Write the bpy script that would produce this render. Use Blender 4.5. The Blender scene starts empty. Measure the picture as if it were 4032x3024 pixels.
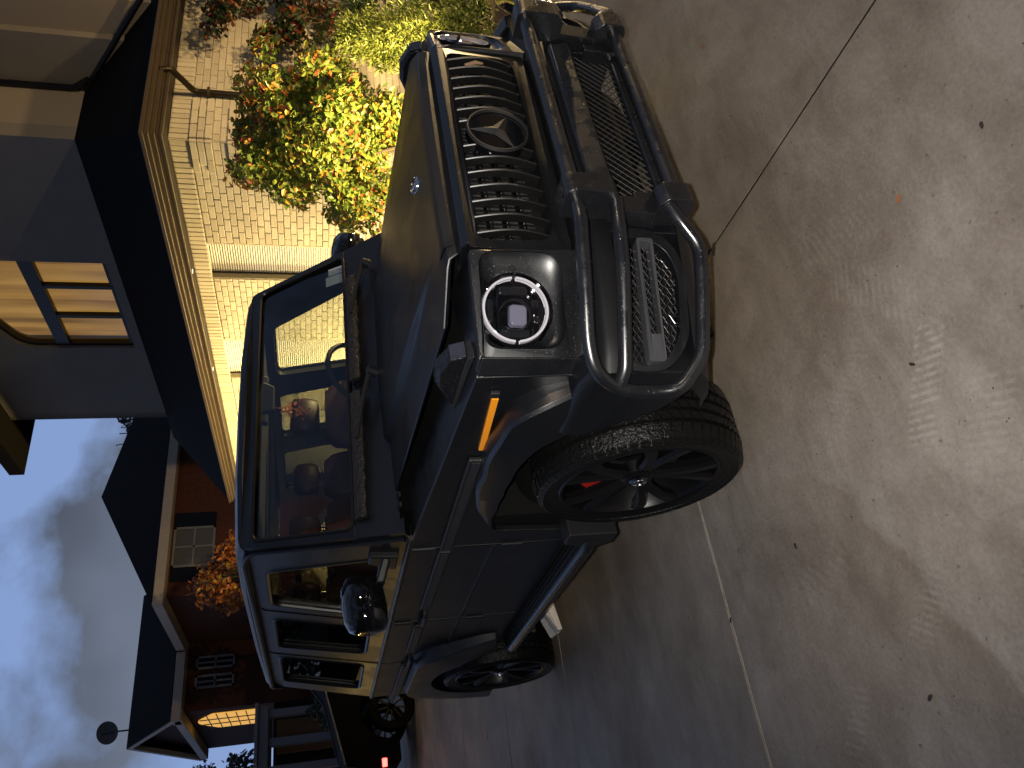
import bpy, bmesh, math, random
from mathutils import Vector, Matrix, geometry, noise
from math import radians as rad, sin, cos, pi, hypot
random.seed(7)
S = bpy.context.scene
col = S.collection
# ------------------------------------------------------------------ camera
cam_data = bpy.data.cameras.new('camera'); cam_data.sensor_width = 36; cam_data.lens = 26.785
cam_data.clip_end = 600; cam_data.clip_start = .05
cam = bpy.data.objects.new('camera', cam_data); col.objects.link(cam); S.camera = cam
CP = Vector((2.4890, -2.1971, 1.6336))
R_ = Vector((.56152, .82740, -.01027)); U_ = Vector((-.20304, .14980, .96764)); F_ = Vector((-.80217, .54127, -.25211))
X_ = -U_; Y_ = R_; Z_ = -F_
cam.matrix_world = Matrix(((X_.x, Y_.x, Z_.x, CP.x), (X_.y, Y_.y, Z_.y, CP.y), (X_.z, Y_.z, Z_.z, CP.z), (0, 0, 0, 1)))
# ------------------------------------------------------------------ view, world
S.view_settings.view_transform = 'Standard'; S.view_settings.look = 'None'
S.view_settings.exposure = 0.0; S.view_settings.gamma = 1.0; S.view_settings.use_curve_mapping = False
SUN_EL, SUN_AZ = rad(2.0), rad(200)
world = bpy.data.worlds.new('World'); S.world = world; world.use_nodes = True
nt = world.node_tree; nt.nodes.clear()
def N(nt, t, **k):
    n = nt.nodes.new(t)
    for a, v in k.items(): setattr(n, a, v)
    return n
wo = N(nt, 'ShaderNodeOutputWorld'); bg = N(nt, 'ShaderNodeBackground'); bg.inputs[1].default_value = 0.1
sky = N(nt, 'ShaderNodeTexSky', sky_type='NISHITA', sun_disc=False, sun_elevation=SUN_EL, sun_rotation=SUN_AZ)
gain = N(nt, 'ShaderNodeMix', data_type='RGBA', blend_type='MULTIPLY'); gain.inputs[0].default_value = 1
gain.inputs[7].default_value = (1.15, 1.0, 1.05, 1)
nt.links.new(sky.outputs[0], gain.inputs[6])
flat = N(nt, 'ShaderNodeMix', data_type='RGBA'); flat.inputs[0].default_value = .93
nt.links.new(gain.outputs[2], flat.inputs[6]); flat.inputs[7].default_value = (2.45, 3.65, 6.7, 1)
tc = N(nt, 'ShaderNodeTexCoord'); mp = N(nt, 'ShaderNodeMapping'); mp.inputs['Scale'].default_value = (1.0, 1.0, 1.35); mp.inputs['Location'].default_value = (1.3, .6, .35)
nz = N(nt, 'ShaderNodeTexNoise'); nz.inputs['Scale'].default_value = 3.4; nz.inputs['Detail'].default_value = 7; nz.inputs['Roughness'].default_value = .52; nz.inputs['Distortion'].default_value = .15
cr = N(nt, 'ShaderNodeValToRGB'); cr.color_ramp.elements[0].position = .43; cr.color_ramp.elements[1].position = .545
nz2 = N(nt, 'ShaderNodeTexNoise'); nz2.inputs['Scale'].default_value = 3.6; nz2.inputs['Detail'].default_value = 3
cr2 = N(nt, 'ShaderNodeValToRGB'); cr2.color_ramp.elements[0].color = (.80, .95, 1.32, 1); cr2.color_ramp.elements[1].color = (1.75, 2.1, 2.85, 1)
cr2.color_ramp.elements[0].position = .33; cr2.color_ramp.elements[1].position = .7
mx = N(nt, 'ShaderNodeMix', data_type='RGBA')
L = nt.links.new
L(tc.outputs['Generated'], mp.inputs[0]); L(mp.outputs[0], nz.inputs[0]); L(mp.outputs[0], nz2.inputs[0])
L(nz.outputs[0], cr.inputs[0]); L(nz2.outputs[0], cr2.inputs[0]); L(cr.outputs[0], mx.inputs[0])
L(flat.outputs[2], mx.inputs[6]); L(cr2.outputs[0], mx.inputs[7])
# afterglow: the sky is brightest over the sunset side and falls off smoothly away from it
nrmn = N(nt, 'ShaderNodeVectorMath', operation='DOT_PRODUCT'); nrmn.inputs[1].default_value = (-.90, .38, .22)
L(tc.outputs['Generated'], nrmn.inputs[0])
fall = N(nt, 'ShaderNodeMapRange', interpolation_type='SMOOTHSTEP'); fall.inputs[1].default_value = -.3; fall.inputs[2].default_value = .95; fall.inputs[3].default_value = .28; fall.inputs[4].default_value = 1.0
L(nrmn.outputs['Value'], fall.inputs[0])
mg = N(nt, 'ShaderNodeMix', data_type='RGBA', blend_type='MULTIPLY'); mg.inputs[0].default_value = 1
L(mx.outputs[2], mg.inputs[6]); L(fall.outputs[0], mg.inputs[7]); L(mg.outputs[2], bg.inputs[0]); L(bg.outputs[0], wo.inputs[0])
# ------------------------------------------------------------------ lamps
def lamp(name, kind, loc, energy, color, size=.05, target=None, **k):
    d = bpy.data.lights.new(name, kind); d.energy = energy; d.color = color
    if kind in ('POINT', 'SPOT'): d.shadow_soft_size = size
    for a, v in k.items(): setattr(d, a, v)
    o = bpy.data.objects.new(name, d); col.objects.link(o); o.location = loc
    if target is not None: o.rotation_euler = (Vector(target) - Vector(loc)).to_track_quat('-Z', 'Y').to_euler()
    return o
sun = lamp('dusk_sun', 'SUN', (0, 0, 20), .02, (1, .85, .7), angle=rad(15)); sun.rotation_euler = (pi/2-SUN_EL, 0, pi-SUN_AZ)
WARM = (1, .715, .30)
lamp('assumed_torch', 'SPOT', CP + R_*.01 - X_*.06, 425, (1, .945, .87), .012, target=CP+F_*3+X_*.6+Y_*.25, spot_size=rad(86), spot_blend=1)  # unseen torch assumed at the camera, lights the near ground and car front
# assumed warm point light, unseen right of the camera, added to brighten the ground
lamp('assumed_warm_lamp', 'POINT', (3.9, 1.0, 2.5), 90, (1, .80, .62), .08)
# ------------------------------------------------------------------ materials
def mat(name, color, rough=.5, metal=0, spec=.5, bump=0, bscale=30, var=0, vscale=8, emit=None, es=0, coat=0, trans=0, ior=1.45, alpha=1, coatr=.1):
    m = bpy.data.materials.new(name); m.use_nodes = True; t = m.node_tree; b = t.nodes['Principled BSDF']
    b.inputs['Base Color'].default_value = (*color, 1); b.inputs['Roughness'].default_value = rough
    b.inputs['Metallic'].default_value = metal; b.inputs['Specular IOR Level'].default_value = spec
    b.inputs['Coat Weight'].default_value = coat; b.inputs['Coat Roughness'].default_value = coatr
    b.inputs['Transmission Weight'].default_value = trans; b.inputs['IOR'].default_value = ior; b.inputs['Alpha'].default_value = alpha
    if emit: b.inputs['Emission Color'].default_value = (*emit, 1); b.inputs['Emission Strength'].default_value = es
    if var or bump:
        tcn = N(t, 'ShaderNodeTexCoord')
    if var:
        nn = N(t, 'ShaderNodeTexNoise'); nn.inputs['Scale'].default_value = vscale; nn.inputs['Detail'].default_value = 6; nn.inputs['Roughness'].default_value = .65
        t.links.new(tcn.outputs['Object'], nn.inputs[0])
        r = N(t, 'ShaderNodeValToRGB'); r.color_ramp.elements[0].position = .3; r.color_ramp.elements[1].position = .7
        r.color_ramp.elements[0].color = (*[c*(1-var) for c in color], 1); r.color_ramp.elements[1].color = (*[min(1, c*(1+var)) for c in color], 1)
        t.links.new(nn.outputs[0], r.inputs[0]); t.links.new(r.outputs[0], b.inputs['Base Color'])
    if bump:
        nb = N(t, 'ShaderNodeTexNoise'); nb.inputs['Scale'].default_value = bscale; nb.inputs['Detail'].default_value = 4
        t.links.new(tcn.outputs['Object'], nb.inputs[0])
        bp = N(t, 'ShaderNodeBump'); bp.inputs['Strength'].default_value = bump; bp.inputs['Distance'].default_value = .01
        t.links.new(nb.outputs[0], bp.inputs['Height']); t.links.new(bp.outputs[0], b.inputs['Normal'])
    return m
def wet(m, base, lo, hi, scale=9, stretch=(1, 1, 1), thr=.55):
    """patchy gloss: dried water marks on satin paint"""
    t = m.node_tree; b = t.nodes['Principled BSDF']; tcn = N(t, 'ShaderNodeTexCoord'); mpn = N(t, 'ShaderNodeMapping'); mpn.inputs['Scale'].default_value = stretch
    nn = N(t, 'ShaderNodeTexNoise'); nn.inputs['Scale'].default_value = scale; nn.inputs['Detail'].default_value = 5
    mr = N(t, 'ShaderNodeMapRange'); mr.inputs[1].default_value = thr-.05; mr.inputs[2].default_value = thr+.03; mr.inputs[3].default_value = hi; mr.inputs[4].default_value = lo
    t.links.new(tcn.outputs['Object'], mpn.inputs[0]); t.links.new(mpn.outputs[0], nn.inputs[0]); t.links.new(nn.outputs[0], mr.inputs[0]); t.links.new(mr.outputs[0], b.inputs['Roughness'])
    # droplets
    vo = N(t, 'ShaderNodeTexVoronoi'); vo.inputs['Scale'].default_value = 120
    t.links.new(tcn.outputs['Object'], vo.inputs[0])
    mr2 = N(t, 'ShaderNodeMapRange'); mr2.inputs[1].default_value = .06; mr2.inputs[2].default_value = .2; mr2.inputs[3].default_value = 1; mr2.inputs[4].default_value = 0
    t.links.new(vo.outputs['Distance'], mr2.inputs[0])
    bp = N(t, 'ShaderNodeBump'); bp.inputs['Strength'].default_value = .35; bp.inputs['Distance'].default_value = .002
    t.links.new(mr2.outputs[0], bp.inputs['Height']); t.links.new(bp.outputs[0], b.inputs['Normal'])
M = {}
M['paint'] = mat('satin_black_paint', (.0025, .003, .0042), .42, 0, .85); wet(M['paint'], 0, .31, .37, 5)
M['plastic'] = mat('black_plastic', (.01, .01, .011), .45, 0, .45, bump=.15, bscale=300)
M['tube'] = mat('powder_coated_tube', (.006, .0065, .008), .26, 0, .9, bump=.05, bscale=200); wet(M['tube'], 0, .22, .30, 14)
M['gloss'] = mat('gloss_black', (.004, .004, .005), .06, 0, .6, coat=1, coatr=.03)
M['rubber'] = mat('tyre_rubber', (.004, .004, .004), .32, 0, .2, bump=.6, bscale=90); 
M['slat'] = mat('satin_slat', (.005, .005, .005), .38, 0, .7)
M['bump'] = mat('dark_bumper_plastic', (.003, .003, .0035), .5, 0, .25)
M['tyre2'] = mat('dull_rubber', (.002, .002, .002), .9, 0, .05)
M['starm'] = mat('black_chrome', (.010, .010, .010), .6, 0, .5)
M['mesh'] = mat('dark_metal_mesh', (.09, .09, .095), .3, .8)
M['dark'] = mat('unlit_black', (.003, .003, .003), .8, 0, .2)
M['seal'] = mat('window_seal', (.006, .006, .007), .35, 0, .5)
M['chrome'] = mat('bright_metal', (.7, .7, .72), .12, 1)
M['alu'] = mat('brushed_alloy', (.45, .45, .46), .35, 1, bump=.2, bscale=80)
M['ring'] = mat('white_light_guide', (.52, .51, .53), .3)
M['lens'] = mat('headlight_lens_glass', (1, 1, 1), .02, 0, .5, trans=1, ior=1.08)
M['proj'] = mat('projector_lens', (.15, .145, .19), .08, 0, .8, coat=1)
M['darkalu'] = mat('smoked_reflector', (.10, .10, .11), .12, .9)
M['amber'] = mat('amber_reflector', (.85, .30, .01), .2, 0, .6, coat=.5, emit=(1, .42, .02), es=0)
M['smoke'] = mat('smoked_clear_lens', (.006, .006, .007), .10, 0, .5, coat=0, bump=.5, bscale=60)
M['redcal'] = mat('red_caliper', (.42, .02, .015), .35)
M['redleather'] = mat('dark_red_leather', (.035, .011, .014), .5, 0, .4, bump=.1)
M['cabin'] = mat('cabin_black', (.012, .013, .016), .55)
M['headliner'] = mat('grey_headliner', (.02, .022, .03), .9)
M['concrete'] = None
M['cream'] = mat('cream_painted_brick', (.60, .545, .44), .62, 0, .35, bump=.35, bscale=40, var=.10, vscale=5)
M['mortar'] = mat('cream_mortar', (.42, .375, .29), .85, bump=.3, bscale=60, var=.1)
M['stucco'] = mat('grey_stucco', (.23, .218, .205), .9, bump=.4, bscale=150, var=.06, vscale=2)
M['tan'] = mat('tan_stucco', (.30, .265, .225), .85, bump=.3, bscale=60)
M['roof'] = mat('dark_roof_metal', (.004, .004, .005), .9, 0, .15, var=.2, vscale=4)
M['fascia'] = mat('bronze_fascia', (.075, .056, .034), .4, .2, var=.1)
M['black'] = mat('black_frame', (.006, .006, .006), .4)
M['blind'] = mat('white_slat_blind', (.68, .66, .6), .5)
M['winglow'] = None
M['redbrick'] = mat('red_brick', (.085, .030, .019), .85, bump=.3, bscale=20, var=.2, vscale=8)
M['beige'] = mat('beige_trim', (.55, .47, .40), .6, var=.08)
M['white'] = mat('white_trim', (.24, .24, .27), .6)
M['paper'] = mat('silver_foil', (.72, .70, .66), .35, .35, bump=1, bscale=25)
M['redlamp'] = mat('red_tail_lamp', (.6, .02, .02), .3, emit=(1, .06, .05), es=9)
M['carblue'] = mat('dark_blue_paint', (.0012, .0014, .003), .65, 0, .02)
M['amberglass'] = mat('amber_lit_glass', (.8, .5, .1), .4, emit=(1, .52, .09), es=.75)
M['downlight'] = mat('soffit_light_lens', (.9, .9, .85), .3, emit=(1, .85, .6), es=1.2)
M['bark'] = mat('bark', (.06, .045, .03), .9, bump=.6, bscale=30)
M['soil'] = mat('garden_mulch', (.035, .022, .014), .95, bump=1, bscale=40, var=.4, vscale=20)
M['sticker'] = mat('white_sticker', (.55, .58, .62), .6)
def leafmat(n, c, tr=.25):
    m = mat(n, c, .45, 0, .5, var=.25, vscale=20); b = m.node_tree.nodes['Principled BSDF']
    b.inputs['Subsurface Weight'].default_value = 0
    t = m.node_tree; tl = N(t, 'ShaderNodeBsdfTranslucent'); tl.inputs[0].default_value = (*c, 1); ms = N(t, 'ShaderNodeMixShader'); ms.inputs[0].default_value = tr
    out = t.nodes['Material Output']; t.links.new(b.outputs[0], ms.inputs[1]); t.links.new(tl.outputs[0], ms.inputs[2]); t.links.new(ms.outputs[0], out.inputs[0])
    return m
LEAF = {'green': leafmat('leaf_green', (.085, .13, .02)), 'lime': leafmat('leaf_lime', (.15, .19, .03)), 'yellow': leafmat('leaf_yellow', (.30, .20, .03)),
        'orange': leafmat('leaf_orange', (.34, .11, .03)), 'red': leafmat('leaf_red', (.12, .03, .02)), 'dark': leafmat('leaf_dark', (.025, .045, .014)),
        'conifer': leafmat('needle_yellowgreen', (.14, .16, .03)), 'pale': leafmat('leaf_pale', (.12, .13, .12)), 'rust': leafmat('leaf_rust', (.22, .08, .02))}
def concrete():
    m = mat('weathered_concrete', (.2, .19, .18), .55, 0, .5); t = m.node_tree; b = t.nodes['Principled BSDF']
    g = N(t, 'ShaderNodeNewGeometry')
    def noise_(sc, det, ro=.6, dist=0, st=(1, 1, 1)):
        mpn = N(t, 'ShaderNodeMapping'); mpn.inputs['Scale'].default_value = st; mpn.inputs['Rotation'].default_value = (0, 0, .9); n = N(t, 'ShaderNodeTexNoise')
        n.inputs['Scale'].default_value = sc; n.inputs['Detail'].default_value = det; n.inputs['Roughness'].default_value = ro; n.inputs['Distortion'].default_value = dist
        t.links.new(g.outputs['Position'], mpn.inputs[0]); t.links.new(mpn.outputs[0], n.inputs[0]); return n.outputs[0]
    def ramp(src, a, b_, ca, cb):
        r = N(t, 'ShaderNodeValToRGB'); r.color_ramp.elements[0].position = a; r.color_ramp.elements[1].position = b_
        r.color_ramp.elements[0].color = (*ca, 1); r.color_ramp.elements[1].color = (*cb, 1); t.links.new(src, r.inputs[0]); return r.outputs[0]
    def mul(a, b_, f=1):
        n = N(t, 'ShaderNodeMix', data_type='RGBA', blend_type='MULTIPLY'); n.inputs[0].default_value = f
        t.links.new(a, n.inputs[6]); t.links.new(b_, n.inputs[7]); return n.outputs[2]
    base = ramp(noise_(1.1, 6, .6, .6), .3, .7, (.158, .137, .116), (.232, .211, .188))
    blot = ramp(noise_(5.5, 10, .78, .4, (1, .45, 1)), .40, .60, (.80, .77, .745), (1.03, 1.02, 1.01))
    fine = ramp(noise_(75, 8, .8), .36, .64, (.80, .80, .80), (1.1, 1.1, 1.1))
    stain = ramp(noise_(.8, 4, .55, 1.2), .38, .56, (.80, .775, .755), (1, 1, 1)); c9 = ramp(noise_(2.3, 5, .6, 1.5), .40, .56, (.90, .885, .875), (1, 1, 1)); stain = mul(stain, c9)
    spot = N(t, 'ShaderNodeTexVoronoi'); spot.inputs['Scale'].default_value = 11; t.links.new(g.outputs['Position'], spot.inputs[0])
    sr = ramp(spot.outputs['Distance'], .02, .05, (.5, .46, .42), (1, 1, 1))
    pits = ramp(noise_(38, 4, .5, 0), .27, .33, (.62, .60, .57), (1, 1, 1)); c = mul(mul(mul(mul(base, blot), fine), stain), pits); c = mul(c, sr, .45)
    # faint tread prints left by tyres and boots: ribbed light marks in a few patches
    sep = N(t, 'ShaderNodeSeparateXYZ'); t.links.new(g.outputs['Position'], sep.inputs[0])
    def mth(op, a, b_=None):
        n = N(t, 'ShaderNodeMath', operation=op); 
        for i, v in enumerate((a, b_)):
            if v is None: continue
            if isinstance(v, (int, float)): n.inputs[i].default_value = v
            else: t.links.new(v, n.inputs[i])
        return n.outputs[0]
    tot = None
    for (px, py, ang, hl, hw, freq, s) in ((1.03, -1.235, .88, .19, .06, 42, .40), (1.14, -1.43, .80, .16, .07, 40, .20), (.69, -1.75, .62, .14, .05, 40, .2), (1.02, -.88, -.9, .2, .07, 34, .14), (.98, -.62, -.3, .2, .08, 34, .1), (.32, -1.5, .1, .16, .07, 24, .10), (.2, -1.95, .8, .14, .05, 36, .16), (.78, -1.05, .5, .18, .05, 36, .12)):
        dx = mth('SUBTRACT', sep.outputs[0], px); dy = mth('SUBTRACT', sep.outputs[1], py)
        u = mth('ADD', mth('MULTIPLY', dx, cos(ang)), mth('MULTIPLY', dy, sin(ang))); v = mth('SUBTRACT', mth('MULTIPLY', dy, cos(ang)), mth('MULTIPLY', dx, sin(ang)))
        bars = mth('GREATER_THAN', mth('SINE', mth('ADD', mth('MULTIPLY', u, freq*2*pi), mth('MULTIPLY', v, 95))), .1)
        inu = mth('SUBTRACT', 1, mth('SMOOTHSTEP' if False else 'DIVIDE', mth('ABSOLUTE', u), hl)); inv = mth('SUBTRACT', 1, mth('DIVIDE', mth('ABSOLUTE', v), hw))
        k = N(t, 'ShaderNodeClamp'); t.links.new(mth('MULTIPLY', inu, 5), k.inputs[0]); k2 = N(t, 'ShaderNodeClamp'); t.links.new(mth('MULTIPLY', inv, 4), k2.inputs[0])
        val = mth('MULTIPLY', mth('MULTIPLY', bars, mth('MULTIPLY', k.outputs[0], k2.outputs[0])), s); tot = val if tot is None else mth('ADD', tot, val)
    brk = N(t, 'ShaderNodeMapRange'); brk.inputs[1].default_value = .40; brk.inputs[2].default_value = .56; t.links.new(noise_(22, 5, .7), brk.inputs[0])
    tot = mth('MULTIPLY', tot, brk.outputs[0])
    # dark band across the slab: crisp on one side, fading on the other
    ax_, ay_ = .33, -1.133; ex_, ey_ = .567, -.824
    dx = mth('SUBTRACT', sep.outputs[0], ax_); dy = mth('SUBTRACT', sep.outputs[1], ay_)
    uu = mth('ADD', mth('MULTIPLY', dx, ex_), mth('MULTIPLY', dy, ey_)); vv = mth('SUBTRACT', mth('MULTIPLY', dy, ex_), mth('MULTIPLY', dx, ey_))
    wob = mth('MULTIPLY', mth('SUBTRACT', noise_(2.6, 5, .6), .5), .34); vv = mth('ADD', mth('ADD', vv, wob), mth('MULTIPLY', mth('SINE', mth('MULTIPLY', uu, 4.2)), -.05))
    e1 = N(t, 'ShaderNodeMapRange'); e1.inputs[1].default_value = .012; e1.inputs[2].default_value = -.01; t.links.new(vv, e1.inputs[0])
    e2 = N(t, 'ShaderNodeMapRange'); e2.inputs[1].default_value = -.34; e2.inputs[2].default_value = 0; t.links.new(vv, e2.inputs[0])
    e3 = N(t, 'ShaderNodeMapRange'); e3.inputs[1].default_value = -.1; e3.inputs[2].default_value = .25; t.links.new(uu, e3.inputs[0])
    dark_band = mth('MULTIPLY', mth('MULTIPLY', e1.outputs[0], e2.outputs[0]), e3.outputs[0])
    mt = N(t, 'ShaderNodeMix', data_type='RGBA', blend_type='MULTIPLY'); t.links.new(dark_band, mt.inputs[0]); t.links.new(c, mt.inputs[6]); mt.inputs[7].default_value = (.77, .735, .68, 1); c = mt.outputs[2]
    mxn = N(t, 'ShaderNodeMix', data_type='RGBA'); t.links.new(tot, mxn.inputs[0]); t.links.new(c, mxn.inputs[6]); mxn.inputs[7].default_value = (.30, .275, .25, 1)
    t.links.new(mxn.outputs[2], b.inputs['Base Color'])
    rr = N(t, 'ShaderNodeMapRange'); rr.inputs[1].default_value = .35; rr.inputs[2].default_value = .65; rr.inputs[3].default_value = .38; rr.inputs[4].default_value = .75
    t.links.new(noise_(.8, 4), rr.inputs[0]); t.links.new(rr.outputs[0], b.inputs['Roughness'])
    bp = N(t, 'ShaderNodeBump'); bp.inputs['Strength'].default_value = .26; bp.inputs['Distance'].default_value = .004
    t.links.new(noise_(90, 8, .75), bp.inputs['Height']); t.links.new(bp.outputs[0], b.inputs['Normal'])
    return m
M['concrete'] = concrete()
def glassmat(name, tint, refl):
    m = bpy.data.materials.new(name); m.use_nodes = True; t = m.node_tree; t.nodes.clear()
    o = N(t, 'ShaderNodeOutputMaterial'); tr = N(t, 'ShaderNodeBsdfTransparent'); tr.inputs[0].default_value = (*tint, 1)
    g = N(t, 'ShaderNodeBsdfGlossy'); g.inputs['Roughness'].default_value = .015; fr = N(t, 'ShaderNodeFresnel'); gg = N(t, 'ShaderNodeNewGeometry'); io = N(t, 'ShaderNodeMath', operation='MULTIPLY_ADD'); io.inputs[1].default_value = -.8333; io.inputs[2].default_value = 1.5
    t.links.new(gg.outputs['Backfacing'], io.inputs[0]); t.links.new(io.outputs[0], fr.inputs[0])
    mm = N(t, 'ShaderNodeMath', operation='MULTIPLY_ADD'); mm.inputs[1].default_value = 1.0; mm.inputs[2].default_value = refl; mm.use_clamp = True
    ms = N(t, 'ShaderNodeMixShader'); t.links.new(fr.outputs[0], mm.inputs[0]); t.links.new(mm.outputs[0], ms.inputs[0])
    t.links.new(tr.outputs[0], ms.inputs[1]); t.links.new(g.outputs[0], ms.inputs[2]); t.links.new(ms.outputs[0], o.inputs[0]); return m
M['glass'] = glassmat('windscreen_glass', (.52, .56, .56), .03)
M['sideglass'] = glassmat('side_glass', (.82, .84, .80), .0)
M['midtint'] = glassmat('rear_side_glass', (.34, .35, .33), .0)
M['tint'] = glassmat('dark_tinted_glass', (.16, .17, .17), .0)
M['hlglass'] = glassmat('headlight_cover', (.92, .92, .95), .02)
def curtain():
    m = mat('lit_curtain', (.5, .33, .14), .8, emit=(1, .6, .22), es=.62); t = m.node_tree; b = t.nodes['Principled BSDF']
    tcn = N(t, 'ShaderNodeTexCoord'); mpn = N(t, 'ShaderNodeMapping'); mpn.inputs['Scale'].default_value = (3.2, 3.2, .35); nn = N(t, 'ShaderNodeTexNoise'); nn.inputs['Scale'].default_value = 1.2; nn.inputs['Detail'].default_value = 3
    r = N(t, 'ShaderNodeValToRGB'); r.color_ramp.elements[0].position = .32; r.color_ramp.elements[1].position = .72; r.color_ramp.elements[0].color = (.30, .145, .035, 1); r.color_ramp.elements[1].color = (.95, .50, .13, 1)
    t.links.new(tcn.outputs['Object'], mpn.inputs[0]); t.links.new(mpn.outputs[0], nn.inputs[0]); t.links.new(nn.outputs[0], r.inputs[0]); t.links.new(r.outputs[0], b.inputs['Emission Color'])
    return m
M['winglow'] = curtain()
# ------------------------------------------------------------------ mesh helpers
class B:
    def __init__(s): s.v = []; s.f = []
    def add(s, vs, fs):
        o = len(s.v); s.v += [tuple(v) for v in vs]; s.f += [tuple(i+o for i in f) for f in fs]; return s
    def box(s, x0, x1, y0, y1, z0, z1):
        return s.add([(x0, y0, z0), (x1, y0, z0), (x1, y1, z0), (x0, y1, z0), (x0, y0, z1), (x1, y0, z1), (x1, y1, z1), (x0, y1, z1)],
                     [(0, 3, 2, 1), (4, 5, 6, 7), (0, 1, 5, 4), (1, 2, 6, 5), (2, 3, 7, 6), (3, 0, 4, 7)])
    def hexa(s, p): # 8 points same order as box
        return s.add(p, [(0, 3, 2, 1), (4, 5, 6, 7), (0, 1, 5, 4), (1, 2, 6, 5), (2, 3, 7, 6), (3, 0, 4, 7)])
    def prism(s, poly, fn0, fn1):
        n = len(poly); a = [fn0(*p) for p in poly]; b = [fn1(*p) for p in poly]
        return s.add(a+b, [tuple(range(n))[::-1], tuple(range(n, 2*n))] + [(i, (i+1) % n, n+(i+1) % n, n+i) for i in range(n)])
    def sheet(s, outer, holes, fn0, fn1):
        """polygon with holes, thickness between fn0 and fn1"""
        loops = [outer]+holes; pts = [p for l in loops for p in l]
        tris = geometry.tessellate_polygon([[Vector((p[0], p[1], 0)) for p in l] for l in loops])
        n = len(pts); a = [fn0(*p) for p in pts]; b = [fn1(*p) for p in pts]; fs = []
        for t_ in tris: fs += [tuple(t_)[::-1], tuple(i+n for i in t_)]
        o = 0
        for l in loops:
            k = len(l)
            for i in range(k): fs.append((o+i, o+(i+1) % k, n+o+(i+1) % k, n+o+i))
            o += k
        return s.add(a+b, fs)
    def loft(s, rings, close=True, cap=True):
        n = len(rings[0]); vs = [p for r in rings for p in r]; fs = []
        for j in range(len(rings)-1):
            for i in range(n if close else n-1):
                fs.append((j*n+i, j*n+(i+1) % n, (j+1)*n+(i+1) % n, (j+1)*n+i))
        if cap: fs += [tuple(range(n))[::-1], tuple((len(rings)-1)*n+i for i in range(n))]
        return s.add(vs, fs)
    def tube(s, path, r, n=12, closed=False):
        path = [Vector(p) for p in path]; m = len(path); rings = []; up = None
        for i, p in enumerate(path):
            if closed: d = (path[(i+1) % m]-path[i-1]).normalized()
            else: d = (path[min(i+1, m-1)]-path[max(i-1, 0)]).normalized()
            if up is None:
                up = Vector((0, 0, 1)) if abs(d.z) < .9 else Vector((1, 0, 0))
            a = d.cross(up).normalized(); up = a.cross(d).normalized()
            rr = r[i] if isinstance(r, (list, tuple)) else r
            rings.append([p+a*rr*cos(2*pi*k/n)+up*rr*sin(2*pi*k/n) for k in range(n)])
        if closed: rings.append(rings[0])
        return s.loft(rings, True, not closed)
    def lathe(s, prof, org, axis, n=48, a0=0, a1=2*pi):
        axis = Vector(axis).normalized(); e = Vector((0, 0, 1)) if abs(axis.z) < .9 else Vector((1, 0, 0)); u = e.cross(axis).normalized(); w = axis.cross(u)
        org = Vector(org); full = abs(a1-a0-2*pi) < 1e-6; m = n if full else n+1; rings = []
        for k in range(m):
            t_ = a0+(a1-a0)*k/n; rings.append([org+axis*h+(u*cos(t_)+w*sin(t_))*r for r, h in prof])
        if full: rings.append(rings[0])
        return s.loft(rings, False, False)
    def build(s, name, m, parent=None, bevel=0, smooth=40, seg=2, label=None, kind=None):
        me = bpy.data.meshes.new(name); me.from_pydata([tuple(v) for v in s.v], [], s.f); 
        bm = bmesh.new(); bm.from_mesh(me); bmesh.ops.remove_doubles(bm, verts=bm.verts, dist=1e-5); bmesh.ops.recalc_face_normals(bm, faces=bm.faces); bm.to_mesh(me); bm.free()
        if smooth:
            me.polygons.foreach_set('use_smooth', [True]*len(me.polygons)); me.set_sharp_from_angle(angle=rad(smooth))
        me.materials.append(m); me.update()
        o = bpy.data.objects.new(name, me); col.objects.link(o)
        if parent: o.parent = parent
        if bevel:
            bv = o.modifiers.new('bevel', 'BEVEL'); bv.width = bevel; bv.segments = seg; bv.limit_method = 'ANGLE'; bv.angle_limit = rad(30); bv.harden_normals = True
        if label: o['label'] = label
        if kind: o['kind'] = kind
        return o
def empty(name, loc, rz=0, label=None, cat=None, group=None):
    o = bpy.data.objects.new(name, None); col.objects.link(o); o.location = loc; o.rotation_euler = (0, 0, rz); o.empty_display_size = .2
    if label: o['label'] = label
    if cat: o['category'] = cat
    if group: o['group'] = group
    return o
def tag(o, label, cat, group=None):
    o['label'] = label; o['category'] = cat
    if group: o['group'] = group
    return o
def fillet(pts, r, seg=6):
    pts = [Vector(p) for p in pts]; out = [pts[0]]
    for i in range(1, len(pts)-1):
        a, b, c_ = pts[i-1], pts[i], pts[i+1]; rr = min(r, (a-b).length*.49, (c_-b).length*.49)
        p0 = b+(a-b).normalized()*rr; p2 = b+(c_-b).normalized()*rr
        for k in range(seg+1):
            t_ = k/seg; out.append(p0*(1-t_)**2+b*2*t_*(1-t_)+p2*t_*t_)
    out.append(pts[-1]); return out
def rloop(pts, r, seg=5):
    """closed 2D loop with rounded corners"""
    n = len(pts); out = []; r = r if isinstance(r, (list, tuple)) else [r]*n
    for i in range(n):
        a, b, c_ = Vector(pts[i-1]), Vector(pts[i]), Vector(pts[(i+1) % n]); rr = min(r[i], (a-b).length*.48, (c_-b).length*.48)
        if rr < 1e-4: out.append(tuple(b)); continue
        p0 = b+(a-b).normalized()*rr; p2 = b+(c_-b).normalized()*rr
        for k in range(seg+1):
            t_ = k/seg; q = p0*(1-t_)**2+b*2*t_*(1-t_)+p2*t_*t_; out.append(tuple(q))
    return out
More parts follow.
